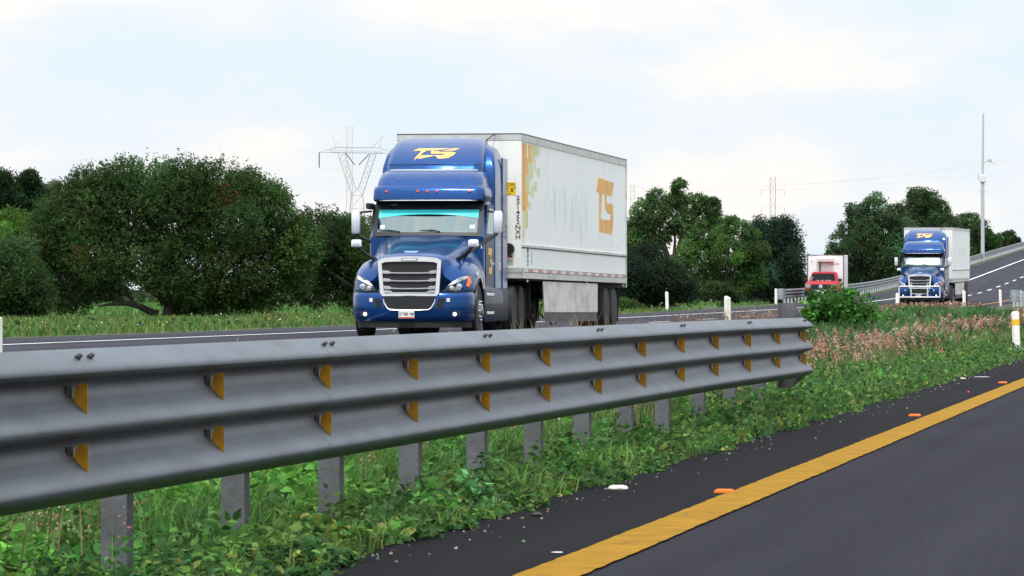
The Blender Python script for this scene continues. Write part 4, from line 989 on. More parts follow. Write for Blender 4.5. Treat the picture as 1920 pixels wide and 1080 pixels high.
m = MB(); m.box(-.98, 1.0, .35, 2.9, .80, 2.60, b=.02); bx = m.o('cargo_box', mat('van_box_white', (.82, .82, .82), .45), vg)
m = MB()
for x in (-.985, .985):
    m.box(x-.03, x+.03, .335, .36, .80, 2.61)
m.box(-1.01, 1.01, .335, .36, 2.575, 2.615); m.o('box_frame', mat('brown_box_trim', (.16, .10, .07), .6), bx)
m = MB(); m.box(-.46, .46, .02, .349, 2.22, 2.45, b=.03); ru = m.o('cooling_unit', mat('unit_cream', (.66, .65, .60), .5), vg)
m = MB(); [m.box(x, x+.20, .012, .02, 2.33, 2.38) for x in (-.30, .08)]; m.o('unit_grille', M['alu'], ru)
m = MB(); m.box(-.34, -.28, .30, .349, 1.5, 2.22); m.o('cooling_hose', M['black'], vg)
text_obj('box_lettering', 'TRAILER', .13, M['redv2'] if 'redv2' in M else M.setdefault('redv2', mat('bright_red_vinyl', (.75, .05, .05), .5)), bx, (.45, .344, 2.10), (1, 0, 0), (0, 0, 1), .002, sx=1.2)
m = MB(); m.lathe([(0, .07), (.004, .07)], (-.76, .342, 2.24), 'y', 12); m.o('box_emblem', mat('faded_pink', (.75, .45, .45), .5), bx)

# ================================================================== POLE WITH CAMERA BOX
pb = W(1842.5, 478, 430)
pg = thing('camera_pole', 'tall pale steel pole with a white box and side arm behind the overpass guardrail', 'pole', (pb.x, pb.y, pb.z))
k = 430/F; m = MB(); m.tube([(0, 0, -2.5), (0, 0, 140*k), (.0, 0, 141*k), (.06, 0, 265*k)], [.19, .16, .12, .085], 12); m.o('shaft', M['pole'], pg, True)
m = MB(); m.box(-.30, .34, -.28, .22, 136*k, 150*k, b=.05); m.o('equipment_box', M['mirrorback'], pg)
m = MB(); m.tube([(-.05, 0, 133*k), (-.40, 0, 143*k), (-.36, 0, 152*k)], .04, 5); m.tube([(-.45, 0, 118*k), (0, 0, 121*k), (.55, 0, 118*k)], .02, 4); m.o('bracket', M['steel'], pg)
m = MB(); m.tube([(.05, 0, 174*k), (.62, 0, 176*k), (1.25, 0, 170*k)], [.05, .05, .025], 5); m.box(.45, .85, -.08, .08, 175*k, 179*k); m.o('side_arm', M['steel'], pg)

# ================================================================== PYLONS
def pylon_wide(name, label, Z, xc, mt_, base_y=556):
    k = Z/F; p0 = W(xc, HY, Z); z0 = -.3
    g = thing(name, label, 'pylon', (p0.x, p0.y, z0), TH)
    def q(x, y, d=0): return ((x-xc)*k, d, CZ + (HY-y)*k - z0)
    r = .06
    def lat(m, a0, a1, b0, b1, n, rr=r*.5, d0=0, d1=0):
        """zigzag lattice between chord a0->a1 and b0->b1"""
        A = [Vector(q(a0[0]+(a1[0]-a0[0])*i/n, a0[1]+(a1[1]-a0[1])*i/n, d0)) for i in range(n+1)]
        B = [Vector(q(b0[0]+(b1[0]-b0[0])*i/n, b0[1]+(b1[1]-b0[1])*i/n, d1)) for i in range(n+1)]
        for i in range(n):
            m.tube([A[i], B[i+1]], rr, 3, False); m.tube([B[i], A[i+1]], rr, 3, False)
    m = MB()
    for d in (-1.0, 1.0):
        for a, b in (((633, 286), (659, 366)), ((646, 286), (668, 355)), ((706, 286), (680, 366)), ((695, 287), (671, 355)), ((659, 366), (680, 366)), ((659, 366), (669, 354)), ((680, 366), (670, 354))):
            m.tube([q(*a, d), q(*b, d)], r, 4, False)
        lat(m, (633, 286), (659, 366), (646, 286), (666, 352), 7, d0=d, d1=d); lat(m, (706, 286), (680, 366), (695, 287), (673, 352), 7, d0=d, d1=d)
    lat(m, (633, 286), (659, 366), (633, 286), (659, 366), 5, d0=-1, d1=1); lat(m, (706, 286), (680, 366), (706, 286), (680, 366), 5, d0=-1, d1=1)
    m.o('upper_frame', mt_, g)
    m = MB()
    yb_ = HY + 1.27/k
    for s, a, b in ((-1, (659, 366), (640, yb_)), (1, (680, 366), (700, yb_))):
        for d0, d1 in ((-1, -3.4), (1, 3.4)): m.tube([q(*a, d0), q(*b, d1)], r*1.2, 4, False)
    ys = np.linspace(0, 1, 9)
    for i in range(8):
        a, b = ys[i], ys[i+1]
        L0 = (659-19*a, 366+(yb_-366)*a); L1 = (659-19*b, 366+(yb_-366)*b); R0 = (680+20*a, L0[1]); R1 = (680+20*b, L1[1])
        for d in (-1, 1):
            m.tube([q(*L0, d*(1+2.4*a)), q(*R1, d*(1+2.4*b))], r*.6, 3, False); m.tube([q(*R0, d*(1+2.4*a)), q(*L1, d*(1+2.4*b))], r*.6, 3, False); m.tube([q(*L1, d*(1+2.4*b)), q(*R1, d*(1+2.4*b))], r*.6, 3, False)
    m.o('tower_body', mt_, g)
    m = MB()
    for d in (-.9, .9):
        m.tube([q(598, 285.5), q(633, 276, d), q(712, 277, d), q(738, 286)], r*1.15, 4, False); m.tube([q(598, 286), q(633, 286, d), q(706, 287, d), q(738, 287)], r*1.15, 4, False)
        lat(m, (618, 281), (718, 282), (618, 286), (718, 287), 16, d0=d, d1=d)
        for a, b in (((621, 252), (630, 276)), ((621, 252), (642, 277)), ((719, 253), (711, 277)), ((719, 253), (698, 277))): m.tube([q(*a), q(*b, d)], r, 4, False)
    m.o('cross_arm', mt_, g)
    ins = mat('insulator_dark', (.05, .05, .06), .4)
    for a, b in (((598.5, 286), (598.5, 314)), ((648, 287), (665, 309)), ((692, 289), (673, 309)), ((736, 287), (736, 314))):
        m = MB(); m.tube([q(*a), q(*b)], .13, 6); m.o('insulator', ins, g)
    # conductors sagging away to both sides
    m = MB()
    for px_, py_ in ((598.5, 315), (669, 310), (736, 315)):
        A = Vector(q(px_, py_)); 
        for sgn in (-1, 1):
            B = A + Vector((sgn*190, sgn*-150, 3)); pts = [A.lerp(B, i/14) - Vector((0, 0, 9*4*(i/14)*(1-i/14))) for i in range(15)]
            m.tube(pts, .014, 3, False)
    m.o('conductor', M['steel'], g)
    return g
def pylon_narrow(name, label, Z, xc, top, w0, w1, arms, mt_, spread=None):
    k = Z/F; p0 = W(xc, HY, Z); z0 = -.3; g = thing(name, label, 'pylon', (p0.x, p0.y, z0), TH)
    H = CZ + (HY-top)*k - z0; r = .06; m = MB()
    kz = .55*H
    def hw(z): return (w0 if z > kz else w0+(w1-w0)*((kz-z)/kz)**1.2)*k/2
    N_ = 16; zs = [H*i/N_ for i in range(N_+1)]
    for sx_ in (-1, 1):
        for sy_ in (-1, 1): m.tube([(sx_*hw(z), sy_*hw(z), z) for z in zs], r, 4, False)
    for i in range(N_):
        a, b = hw(zs[i]), hw(zs[i+1])
        for sy_ in (-1, 1):
            m.tube([(-a, sy_*a, zs[i]), (b, sy_*b, zs[i+1])], r*.5, 3, False); m.tube([(a, sy_*a, zs[i]), (-b, sy_*b, zs[i+1])], r*.5, 3, False)
            m.tube([(-b, sy_*b, zs[i+1]), (b, sy_*b, zs[i+1])], r*.5, 3, False)
    m.o('tower_body', mt_, g)
    for ay, hwp in arms:
        z = CZ + (HY-ay)*k - z0; m = MB(); m.tube([(-hwp*k, 0, z), (-w0*k/2, -.4, z+.9), (w0*k/2, -.4, z+.9), (hwp*k, 0, z)], r*.6, 3, False); m.tube([(-hwp*k, 0, z), (0, .5, z), (hwp*k, 0, z)], r*.6, 3, False)
        for s in (-1, 1): m.tube([(s*hwp*k, 0, z), (s*hwp*k, 0, z-2.0)], .07, 4)
        m.o('cross_arm', mt_, g)
    return g
M['steelw'] = mat('paled_red_white_steel', (.70, .58, .50), .6)  # paleness put into the colour so the far tower looks faint
M['steelp'] = mat('far_pylon_steel', (.42, .42, .42), .6)
pylon_wide('transmission_pylon', 'wide steel lattice pylon with two raised horns, left of the big truck', 1170, 669, M['steel'])
pylon_narrow('lattice_tower', 'slim pale reddish lattice tower standing behind the wide pylon', 1500, 655, 236, 11, 60, [], M['steelw'])
pylon_narrow('lattice_tower', 'faint slim lattice tower above the trees between the two trucks', 1750, 1449, 332, 10, 30, [(357, 22), (388, 22)], M['steelp'])
pylon_narrow('lattice_tower', 'very faint tower peeping over the trees at the right edge of the big trailer', 2100, 1186, 346, 8, 26, [(352, 22), (372, 20)], M['steelp'])

# ================================================================== TREES
def tree(name, label, Z, blobs, nleaf, lsize, base, trunk, green, cat='tree', group=None, droop=.3, sd=.14, spray=0, accents=None, zbase=None, limbs=7, fill=.5, clump=0, yj=1.0, xt=None):
    """blobs: crown lobes (photo px, py, radius px) at depth Z, each pushed a little nearer or farther"""
    k = Z/F; p0 = W(base[0], base[1], Z); gz = float(zg(-p0.x, p0.y)) if zbase is None else zbase
    g = thing(name, label, cat, (p0.x, p0.y, gz), 0, group)
    o = np.array([p0.x, p0.y, gz]); C = []; Rr = []
    for b in blobs:
        dpt = rng.uniform(-.55, .55)*b[2]*k*1.6*yj
        q = W(b[0], b[1], Z); dirv = np.array([-ST, CT, 0]); C.append(np.array(q)+dirv*dpt-o); Rr.append(b[2]*k)
    C = np.array(C); Rr = np.array(Rr)
    # secondary lumps on each lobe make the outline uneven
    CC, RR = [C], [Rr]
    for i in range(len(C)):
        n = 15; d = unit(rng.normal(size=(n, 3))*np.array([1, 1, .9])); CC.append(C[i]+d*Rr[i]*rng.uniform(.6, .98, (n, 1))); RR.append(Rr[i]*rng.uniform(.16, .48, n))
    CC = np.concatenate(CC); RR = np.concatenate(RR)
    wgt = RR**2; wgt[:len(C)] *= .75; wgt /= wgt.sum(); idx = rng.choice(len(CC), nleaf, p=wgt)
    d = unit(rng.normal(size=(nleaf, 3))); rad = rng.random(nleaf)**(1/3.)*.45 + .58
    rad = rad*(1+.16*rng.normal(size=nleaf).clip(-1.5, 2.2))
    pos = CC[idx]+d*(RR[idx]*rad)[:, None]
    cl = tints(len(CC), green, .30, .10)[idx]
    parts = []
    if clump:      # leaves drawn together in small sprays
        nc = nleaf//clump; ci = rng.integers(0, nleaf, nc); cen = pos[ci]; cdir = unit(d[ci]+np.array([0, 0, .25])+rng.normal(size=(nc, 3))*.5)
        s = rng.random((nleaf//clump*clump, 1)); kk = np.repeat(np.arange(nc), clump)
        pos2 = cen[kk]+cdir[kk]*s*lsize*3.2+rng.normal(size=(len(kk), 3))*lsize*.45; pos = pos2; cl = cl[ci][kk]
        d = cdir[kk]+rng.normal(size=(len(kk), 3))*.8
    cols = np.clip(cl*np.exp(rng.normal(0, sd, (len(pos), 1)))*(1+rng.normal(0, .08, (len(pos), 3))), .002, .8)
    dd = d+rng.normal(size=(len(pos), 3))*.7; dd[:, 2] -= droop
    keep = pos[:, 2] > .05; pos, cols, dd = pos[keep], cols[keep], dd[keep]
    if accents:
        for ax, ay, ar, ac, share in accents:
            q = np.array(W(ax, ay, Z))-o; X_ = (pos-q); xr = np.array([CT, ST, 0])
            hx = X_@xr; sel = (np.hypot(hx, X_[:, 2]) < ar*k) & (rng.random(len(pos)) < share); cols[sel] = tints(sel.sum(), ac, .3)
    parts.append(leaves(pos, lsize*rng.uniform(.6, 1.4, len(pos)), cols, dd, aspect=.5))
    if spray:      # thin leafy shoots that break the outline
        si = rng.choice(len(CC), spray, p=wgt); sd_ = unit(rng.normal(size=(spray, 3))+np.array([0, 0, .9])); st_ = CC[si]+sd_*(RR[si]*.95)[:, None]; ln = rng.uniform(.35, 1.5, spray)**1.3*(Rr.mean()*.6)
        m_ = 16; tt = np.tile(np.linspace(0, 1, m_), spray); kk = np.repeat(np.arange(spray), m_)
        side = sd_[:, [1, 0, 2]]*np.array([1, -1, 0])
        pp = st_[kk]+sd_[kk]*(tt*ln[kk])[:, None]+np.array([0, 0, -1])*((tt**2)*ln[kk]*.22)[:, None]+rng.normal(size=(len(kk), 3))*lsize*.35
        cols2 = tints(len(pp), green, .35, .1); keep = pp[:, 2] > .1
        parts.append(leaves(pp[keep], (lsize*rng.uniform(.55, 1.0, len(pp))*(1-.4*tt))[keep], cols2[keep], (sd_[kk]+rng.normal(size=(len(kk), 3))*.8)[keep], aspect=.5))
        mtw = MB()
        for i in range(0, spray, 2):
            a = Vector(st_[i]); b_ = a+Vector(sd_[i]*ln[i])-Vector((0, 0, ln[i]*.22)); mtw.tube([a, (a+b_)/2+Vector((0, 0, ln[i]*.04)), b_], [lsize*.09, lsize*.06, lsize*.03], 3, False)
        struct(mtw.o('twigs', M['bark'], g), 'stuff')
    V_, F_, C_ = join(parts); bulk('crown', V_, F_, C_, M['leaf'], g)
    # trunk and limbs
    m = MB(); r0 = trunk[0]; hfork = trunk[1]; ln = trunk[2] if len(trunk) > 2 else 0
    fk = Vector((ln, 0, hfork)); m.tube([(0, 0, -.3), (ln*.2, .02, hfork*.35), (ln*.6, -.02, hfork*.75), fk], [r0*1.35, r0, r0*.9, r0*.75], 9)
    m.o('trunk', M['bark'], g, True)
    order = np.argsort(-Rr)[:limbs]; ml = MB()
    for i in order:
        tgt = Vector(C[i]); mid = fk.lerp(tgt, .5)+Vector((random.uniform(-.3, .3), random.uniform(-.3, .3), random.uniform(-.1, .5)))*Rr.mean()*.5
        ml.tube([fk-Vector((0, 0, .15)), fk.lerp(mid, .5)+Vector((0, 0, -.02)), mid, tgt], [r0*.6, r0*.45, r0*.3, r0*.08], 6)
        for j in range(4):
            e2 = tgt+Vector(rng.normal(size=3))*Rr[i]*.6; s2 = mid.lerp(tgt, random.uniform(.0, .8)); ml.tube([s2, s2.lerp(e2, .5)+Vector((0, 0, .1)), e2], [r0*.2, r0*.12, r0*.03], 4)
    ml.o('limbs', M['bark'], g, True)
    return g
G_MES = (.052, .100, .030); G_DK = (.030, .066, .026); G_BR = (.11, .22, .040); G_EU = (.085, .155, .055); G_PALE = (.16, .18, .10)
# big spreading mesquite
mes = [(150, 420, 58), (120, 470, 45), (190, 366, 48), (235, 342, 38), (290, 346, 42), (350, 346, 44), (410, 350, 42), (455, 362, 38), (500, 385, 40), (250, 400, 70), (340, 410, 75), (430, 420, 68), (505, 450, 50), (180, 480, 60), (260, 490, 60), (350, 500, 62), (440, 500, 55), (515, 500, 36), (150, 520, 30), (210, 535, 28), (340, 548, 36), (410, 545, 32), (470, 530, 30), (115, 510, 24), (545, 425, 24), (130, 370, 30), (330, 570, 22), (370, 575, 18), (100, 400, 30), (90, 440, 34), (85, 490, 34), (75, 530, 30), (105, 555, 22), (560, 470, 34), (560, 520, 26), (585, 440, 18), (160, 345, 22), (470, 345, 20), (515, 370, 20), (380, 560, 26), (420, 566, 24), (460, 560, 24), (500, 556, 22), (350, 585, 14), (400, 588, 12), (535, 552, 22), (150, 562, 18), (120, 572, 16)]
tree('mesquite_tree', 'huge dark spreading tree left of the big truck, with a low side limb', 188, mes, 240000, .108, (318, 603), (.30, .75, .05), G_MES, spray=1000, clump=7, limbs=12, droop=.1,
     accents=[(430, 368, 26, (.22, .07, .02), .16), (160, 480, 26, (.12, .06, .02), .22), (150, 400, 20, (.12, .07, .03), .15)])
g_ = bpy.data.objects['mesquite_tree']; m = MB()
kk = 188/F
def lp(x, y, d=0): p = W(x, y, 188); return Vector(p)-g_.location+Vector((-ST, CT, 0))*d
m.tube([lp(296, 590), lp(285, 586), lp(262, 574, -.3), (lp(240, 569, -.5)), lp(215, 570, -.6), lp(185, 574, -.7)], [.19, .16, .13, .10, .07, .03], 8); m.tube([lp(240, 569, -.5), lp(222, 556, -.6), lp(205, 545, -.8)], [.08, .05, .02], 6); m.tube([lp(255, 572, -.4), lp(240, 552), lp(235, 530)], [.08, .06, .03], 6)
m.o('low_limb', M['bark'], g_, True)
tree('mesquite_tree', 'dark feathery tree between the spreading tree and the big truck', 215, [(600, 440, 42), (560, 470, 45), (640, 450, 38), (600, 500, 50), (660, 480, 42), (690, 500, 45), (550, 520, 40), (640, 520, 42), (700, 540, 40), (740, 500, 50), (780, 520, 50), (590, 545, 26), (620, 420, 20), (660, 430, 22), (660, 560, 20), (540, 480, 30), (830, 520, 50)], 90000, .12, (690, 585), (.22, 1.0), G_MES, spray=260, clump=6, droop=.1)
tree('dark_shrub', 'dark green bushy shrub at the lower left edge beside the road', 170, [(30, 530, 45), (0, 540, 50), (-30, 520, 60), (62, 545, 34), (75, 570, 22), (40, 575, 25), (10, 585, 24), (20, 480, 36)], 42000, .11, (20, 604), (.12, .4), (.045, .095, .030), cat='shrub', spray=160, clump=5, droop=.2)
tree('leafy_tree', 'bright green leafy tree at the left edge in front of darker trees', 262, [(25, 425, 34), (60, 425, 24), (10, 470, 38), (50, 460, 32), (75, 460, 22), (-20, 440, 36), (30, 500, 30), (70, 490, 22)], 36000, .16, (40, 590), (.2, 1.2), G_BR, droop=.3)
tree('leafy_tree', 'tall dark green tree at the top left edge', 320, [(12, 360, 36), (50, 350, 28), (70, 370, 24), (35, 385, 34), (-15, 350, 38), (75, 400, 26), (0, 400, 36), (58, 335, 18), (95, 390, 18)], 36000, .18, (40, 575), (.3, 2.5), G_DK, droop=.3)
tree('pale_tree', 'pale thin-leaved tree behind the left trees', 430, [(105, 360, 20), (125, 375, 20), (95, 385, 20), (120, 400, 24), (80, 355, 12), (140, 360, 14)], 6500, .24, (110, 570), (.22, 3.0), G_PALE, droop=.2)
tree('leafy_tree', 'light green far tree at the foot of the wide pylon', 560, [(640, 425, 16), (665, 418, 17), (690, 420, 16), (715, 424, 18), (610, 428, 14), (680, 450, 26), (640, 455, 24), (720, 455, 24)], 16000, .26, (670, 565), (.25, 2), (.13, .18, .06), droop=.2)
tree('pale_tree', 'yellowish shrub showing under the canopy gap beside the big tree', 240, [(600, 556, 14), (640, 560, 12), (570, 562, 10)], 3000, .12, (600, 588), (.05, .3), (.10, .16, .05), cat='shrub')
# group right of the big trailer
tree('eucalyptus_tree', 'tall loose-crowned tree just right of the big trailer', 300, [(1205, 395, 20), (1232, 368, 17), (1228, 400, 24), (1258, 378, 16), (1274, 350, 15), (1270, 375, 18), (1265, 410, 26), (1295, 390, 22), (1312, 378, 15), (1335, 388, 17), (1320, 410, 24), (1290, 425, 26), (1230, 440, 30), (1200, 430, 26), (1340, 412, 18), (1190, 465, 36), (1170, 500, 40), (1350, 430, 22)], 46000, .17, (1262, 572), (.28, 2.6), G_EU, droop=.55, limbs=12, yj=.8)
tree('pepper_tree', 'bright green weeping tree right of the tall loose one', 285, [(1372, 420, 16), (1392, 432, 18), (1352, 440, 20), (1322, 470, 24), (1402, 470, 26), (1365, 470, 32), (1298, 500, 26), (1345, 515, 32), (1404, 510, 30), (1296, 455, 14), (1380, 540, 22), (1310, 430, 14), (1412, 440, 14), (1280, 530, 20), (1335, 455, 18), (1290, 470, 20), (1270, 500, 20), (1425, 470, 18), (1420, 520, 20)], 50000, .13, (1360, 572), (.3, 1.6), (.072, .145, .040), droop=1.3, spray=60)
tree('dark_tree', 'round dark bluish green tree left of the small red van', 290, [(1445, 435, 22), (1465, 432, 20), (1430, 455, 28), (1470, 460, 30), (1450, 490, 36), (1485, 490, 22), (1415, 490, 26), (1430, 520, 32), (1475, 525, 28), (1490, 515, 18), (1410, 535, 22), (1495, 545, 14), (1455, 548, 20), (1425, 430, 16), (1408, 455, 18), (1400, 500, 20), (1480, 425, 10)], 60000, .13, (1450, 574), (.25, 1.2), (.030, .056, .036), spray=150, clump=5, droop=.2)
tree('dark_tree', 'low dark tree mass against the rear of the big trailer', 262, [(1200, 500, 34), (1170, 520, 40), (1240, 520, 32), (1215, 545, 26), (1265, 535, 26), (1290, 550, 18), (1180, 560, 22), (1245, 556, 18)], 40000, .14, (1215, 580), (.2, .8), (.026, .046, .026), droop=.2, clump=4)
tree('dark_shrub', 'green roadside shrub touching the rear wheels of the big trailer', 200, [(1168, 572, 14), (1188, 574, 12), (1205, 580, 8), (1150, 575, 14)], 8000, .09, (1175, 592), (.05, .2), (.055, .10, .03), cat='shrub')
tree('dark_shrub', 'rounded green shrub below the weeping tree', 276, [(1340, 545, 16), (1360, 548, 15), (1322, 552, 12), (1380, 556, 10)], 9000, .12, (1350, 574), (.06, .3), (.050, .088, .032), cat='shrub')
# group behind the distant truck
tree('eucalyptus_tree', 'broad green tree left of the distant blue truck', 420, [(1640, 385, 22), (1610, 405, 22), (1655, 405, 26), (1625, 435, 32), (1590, 430, 20), (1575, 455, 22), (1665, 440, 34), (1605, 470, 34), (1640, 480, 40), (1562, 478, 14), (1680, 480, 40), (1590, 510, 34), (1630, 522, 34), (1670, 515, 30), (1690, 430, 26), (1600, 395, 14), (1680, 400, 18)], 56000, .21, (1630, 580), (.4, 3), (.060, .115, .050), droop=.5)
tree('eucalyptus_tree', 'tall green tree directly behind the distant blue truck', 440, [(1725, 370, 18), (1745, 375, 20), (1710, 390, 22), (1760, 392, 20), (1735, 410, 32), (1775, 400, 12), (1700, 430, 34), (1760, 430, 28), (1730, 460, 40), (1780, 450, 24), (1700, 480, 40), (1760, 480, 34), (1712, 362, 12), (1775, 425, 22), (1790, 470, 26)], 46000, .21, (1735, 580), (.4, 3), (.060, .110, .045), droop=.5)
tree('leafy_tree', 'small tree beside the pale pole above the overpass', 520, [(1800, 418, 16), (1822, 415, 16), (1838, 430, 18), (1810, 440, 24), (1850, 445, 16), (1790, 450, 22), (1835, 455, 24), (1800, 470, 26), (1825, 478, 20), (1785, 425, 16), (1865, 455, 14), (1860, 470, 16)], 28000, .22, (1820, 560), (.3, 2.5), (.065, .125, .045), droop=.3)
tree('leafy_tree', 'low rounded tree at the far right skyline above the overpass rail', 560, [(1880, 448, 12), (1895, 444, 12), (1905, 455, 10), (1868, 458, 14), (1885, 465, 16), (1850, 465, 14), (1912, 466, 10)], 14000, .22, (1885, 560), (.2, 2), (.050, .085, .036), droop=.3)

# distant woods: uncountable
n = 26000; tx = rng.uniform(-170, 170, n); Y0 = 760+60*rng.random(n)
Hh = 3.2+1.6*np.sin(tx*.031)+1.1*np.sin(tx*.09+2)+.8*np.sin(tx*.23); zz = rng.random(n)**.8*Hh-.3
pos = np.stack([tx*CT-Y0*ST, tx*ST+Y0*CT, zz], 1)
V_, F_, C_ = leaves(pos, rng.uniform(.7, 1.6, n), tints(n, (.05, .08, .035), .3), aspect=.8)
struct(bulk('distant_woods', V_, F_, C_, M['leaf']), 'stuff')

# ================================================================== WEEDS AND GRASS (uncountable cover)
def sample(n, u0, u1, t0, t1, p=1.6):
    a, b = t0**(1-p), t1**(1-p); t = (a+(b-a)*rng.random(n))**(1/(1-p)); u = rng.uniform(u0, u1, n); return u, t
def vnoise(u, t, s, seed):
    return (np.sin(u*s+seed)*np.sin(t*s*.61+seed*2.1)+np.sin(u*s*2.3+t*s*1.1+seed*3)+.6*np.sin(u*s*5.1-t*s*2.7+seed))/2.6
def P3(u, t, z): return np.stack([-u, t, z], 1)
def behind_rail(u, t):   # the mown stretch between the guardrail and the far carriageway
    return (t < 250) & (960+F*(t*ST-u*CT)/(t*CT+u*ST) < 1490) & (u > 4.6)
# creeping broad-leaved cover along the near road edge
n = 130000; u, t = sample(n, 3.05, 4.4, 11.5, 75, 1.75)
edge = 3.17+.11*vnoise(u*0, t, 2.3, 1)+.06*vnoise(u*0, t, 7, 4)
mnd = (.035+.055*sstep(0, .35, u-edge)+.10*vnoise(u, t, 3.4, 2).clip(-.25, 1)+.05*vnoise(u, t, 9, 6))*(1+.8*sstep(34, 42, t))
den = .62+.6*vnoise(u, t, 6.5, 3)
keep = (u > edge) & (rng.random(n) < den.clip(.12, 1)) & (rng.random(n) < 1-.6*sstep(3.9, 4.4, u)); u, t, mnd = u[keep], t[keep], mnd[keep]
hz = rng.random(len(u))**.6; z = zg(u, t)+np.maximum(mnd, .015)*hz
sz = rng.uniform(.018, .048, len(u))*(1+.25*(t > 30)); pa_ = vnoise(u, t, 2.4, 7)+.35*rng.normal(size=len(u))
base = np.where(pa_[:, None] > .15, np.array([[.095, .200, .045]]), np.array([[.050, .125, .040]])); base = np.where(rng.random((len(u), 1)) < .08, np.array([[.22, .26, .07]]), base)
cols = np.clip(base*np.exp(rng.normal(0, .3, (len(u), 1)))*(1+rng.normal(0, .1, (len(u), 3))), .003, .8)
d = rng.normal(size=(len(u), 3)); d[:, 2] = d[:, 2]*.45+.15
near = t < 26
V1 = ovate(P3(u, t, z)[near], sz[near], cols[near], d[near]); V1b = leaves(P3(u, t, z)[~near], sz[~near], cols[~near], d[~near], aspect=.85, fold=.12)
# larger vine leaves in patches
n = 26000; u, t = sample(n, 3.3, 5.2, 11.5, 30, 1.3); k_ = ((vnoise(u, t, 1.1, 3) > .12) | (t < 16)) & (rng.random(n) < .25+.75*sstep(3.5, 4.2, u)); u, t = u[k_], t[k_]
z = zg(u, t)+(.04+.20*sstep(3.95, 4.5, u))*(.5+.8*rng.random(len(u))); d = rng.normal(size=(len(u), 3)); d[:, 2] *= .35
V2 = ovate(P3(u, t, z), rng.uniform(.035, .075, len(u)), tints(len(u), (.10, .26, .045), .3), d, .95)
# upright tufts and runners give the mat an uneven top
n = 9000; u, t = sample(n, 3.2, 4.1, 11.5, 60, 1.6); V3 = blades(P3(u, t, zg(u, t)), rng.uniform(.05, .15, n), .005+.0001*t, .3+.5*rng.random(n), tints(n, (.12, .19, .05), .3))
n = 5200; cu, ct = sample(26, 4.05, 5.0, 16.5, 30, 1.2); ci = rng.integers(0, 26, n); u = cu[ci]+rng.normal(0, .10, n); t = ct[ci]+rng.normal(0, .16, n)
V4 = blades(P3(u, t, zg(u, t)), rng.uniform(.16, .38, n), .008, .3+.5*rng.random(n), tints(n, (.085, .19, .045), .3))
n = 15000; cu, ct = sample(120, 3.45, 4.7, 19, 70, 1.5); ci = rng.integers(0, 120, n); u = cu[ci]+rng.normal(0, .09, n); t = ct[ci]+rng.normal(0, .22, n); u = np.maximum(u, 3.3)
hq = rng.uniform(.10, .26, 120)[ci]*(.5+.7*rng.random(n)); V5 = blades(P3(u, t, zg(u, t)), hq, .006+.00015*t, .3+.6*rng.random(n), np.clip(tints(120, (.11, .20, .055), .35)[ci]*np.exp(rng.normal(0, .25, (n, 1))), .003, .8))
n = 16000; cu, ct = sample(170, 3.35, 4.6, 15, 75, 1.5); ci = rng.integers(0, 170, n); u = np.maximum(cu[ci]+rng.normal(0, .08, n), 3.25); t = ct[ci]+rng.normal(0, .18, n)
dz_ = np.exp(-((u-cu[ci])/.1)**2-((t-ct[ci])/.25)**2); d = rng.normal(size=(n, 3)); d[:, 2] = d[:, 2]*.4+.3
V6 = leaves(P3(u, t, zg(u, t)+dz_*rng.uniform(.06, .27, n)), rng.uniform(.03, .065, n), np.clip(tints(170, (.075, .175, .045), .35)[ci]*np.exp(rng.normal(0, .25, (n, 1))), .003, .8), d, aspect=.6, fold=.15)
V_, F_, C_ = join([V1, V1b, V2, V3, V4, V5, V6]); struct(bulk('creeping_weeds', V_, F_, C_, M['leaf']), 'stuff')
# grasses of the median
n = 150000; u, t = sample(n, 3.55, 11.6, 11, 175, 1.45)
den = .55+.45*vnoise(u, t, .8, 2); k_ = (rng.random(n) < den+.25) & (rng.random(n) < .45+.55*sstep(3.6, 4.3, u)); u, t = u[k_], t[k_]
hh = (.05+.36*sstep(4.1, 4.8, u)*(.75+.5*vnoise(u, t, .5, 9)))*(.55+.75*rng.random(len(u)))
hh = hh*(1-.35*sstep(9.5, 11.4, u))*np.where(behind_rail(u, t), .5, 1)
mixr = vnoise(u, t, .33, 5)[:, None]
base = np.where(mixr > .15, np.array([[.066, .125, .036]]), np.array([[.090, .175, .042]])); dry = rng.random((len(u), 1)) < .12; base = np.where(dry, np.array([[.22, .19, .09]]), base)
cols = np.clip(base*np.exp(rng.normal(0, .3, (len(u), 1))), .003, .8)
V_, F_, C_ = blades(P3(u, t, zg(u, t)-.01), hh, .007+.00022*t, .25+.5*rng.random(len(u)), cols); struct(bulk('median_grass', V_, F_, C_, M['grass']), 'stuff')
n = 42000; cu, ct = sample(260, 4.9, 11.0, 36, 160, 1.3); ci = rng.integers(0, 260, n); u = cu[ci]+rng.normal(0, .16, n); t = ct[ci]+rng.normal(0, .45, n); k_ = ~behind_rail(u, t); u, t, ci = u[k_], t[k_], ci[k_]; n = len(u)
V_, F_, C_ = blades(P3(u, t, zg(u, t)-.01), rng.uniform(.28, .62, n), .009+.00022*t, .3+.5*rng.random(n), np.clip(tints(260, (.050, .120, .034), .35)[ci]*np.exp(rng.normal(0, .28, (n, 1))), .003, .8)); struct(bulk('grass_tufts', V_, F_, C_, M['grass']), 'stuff')
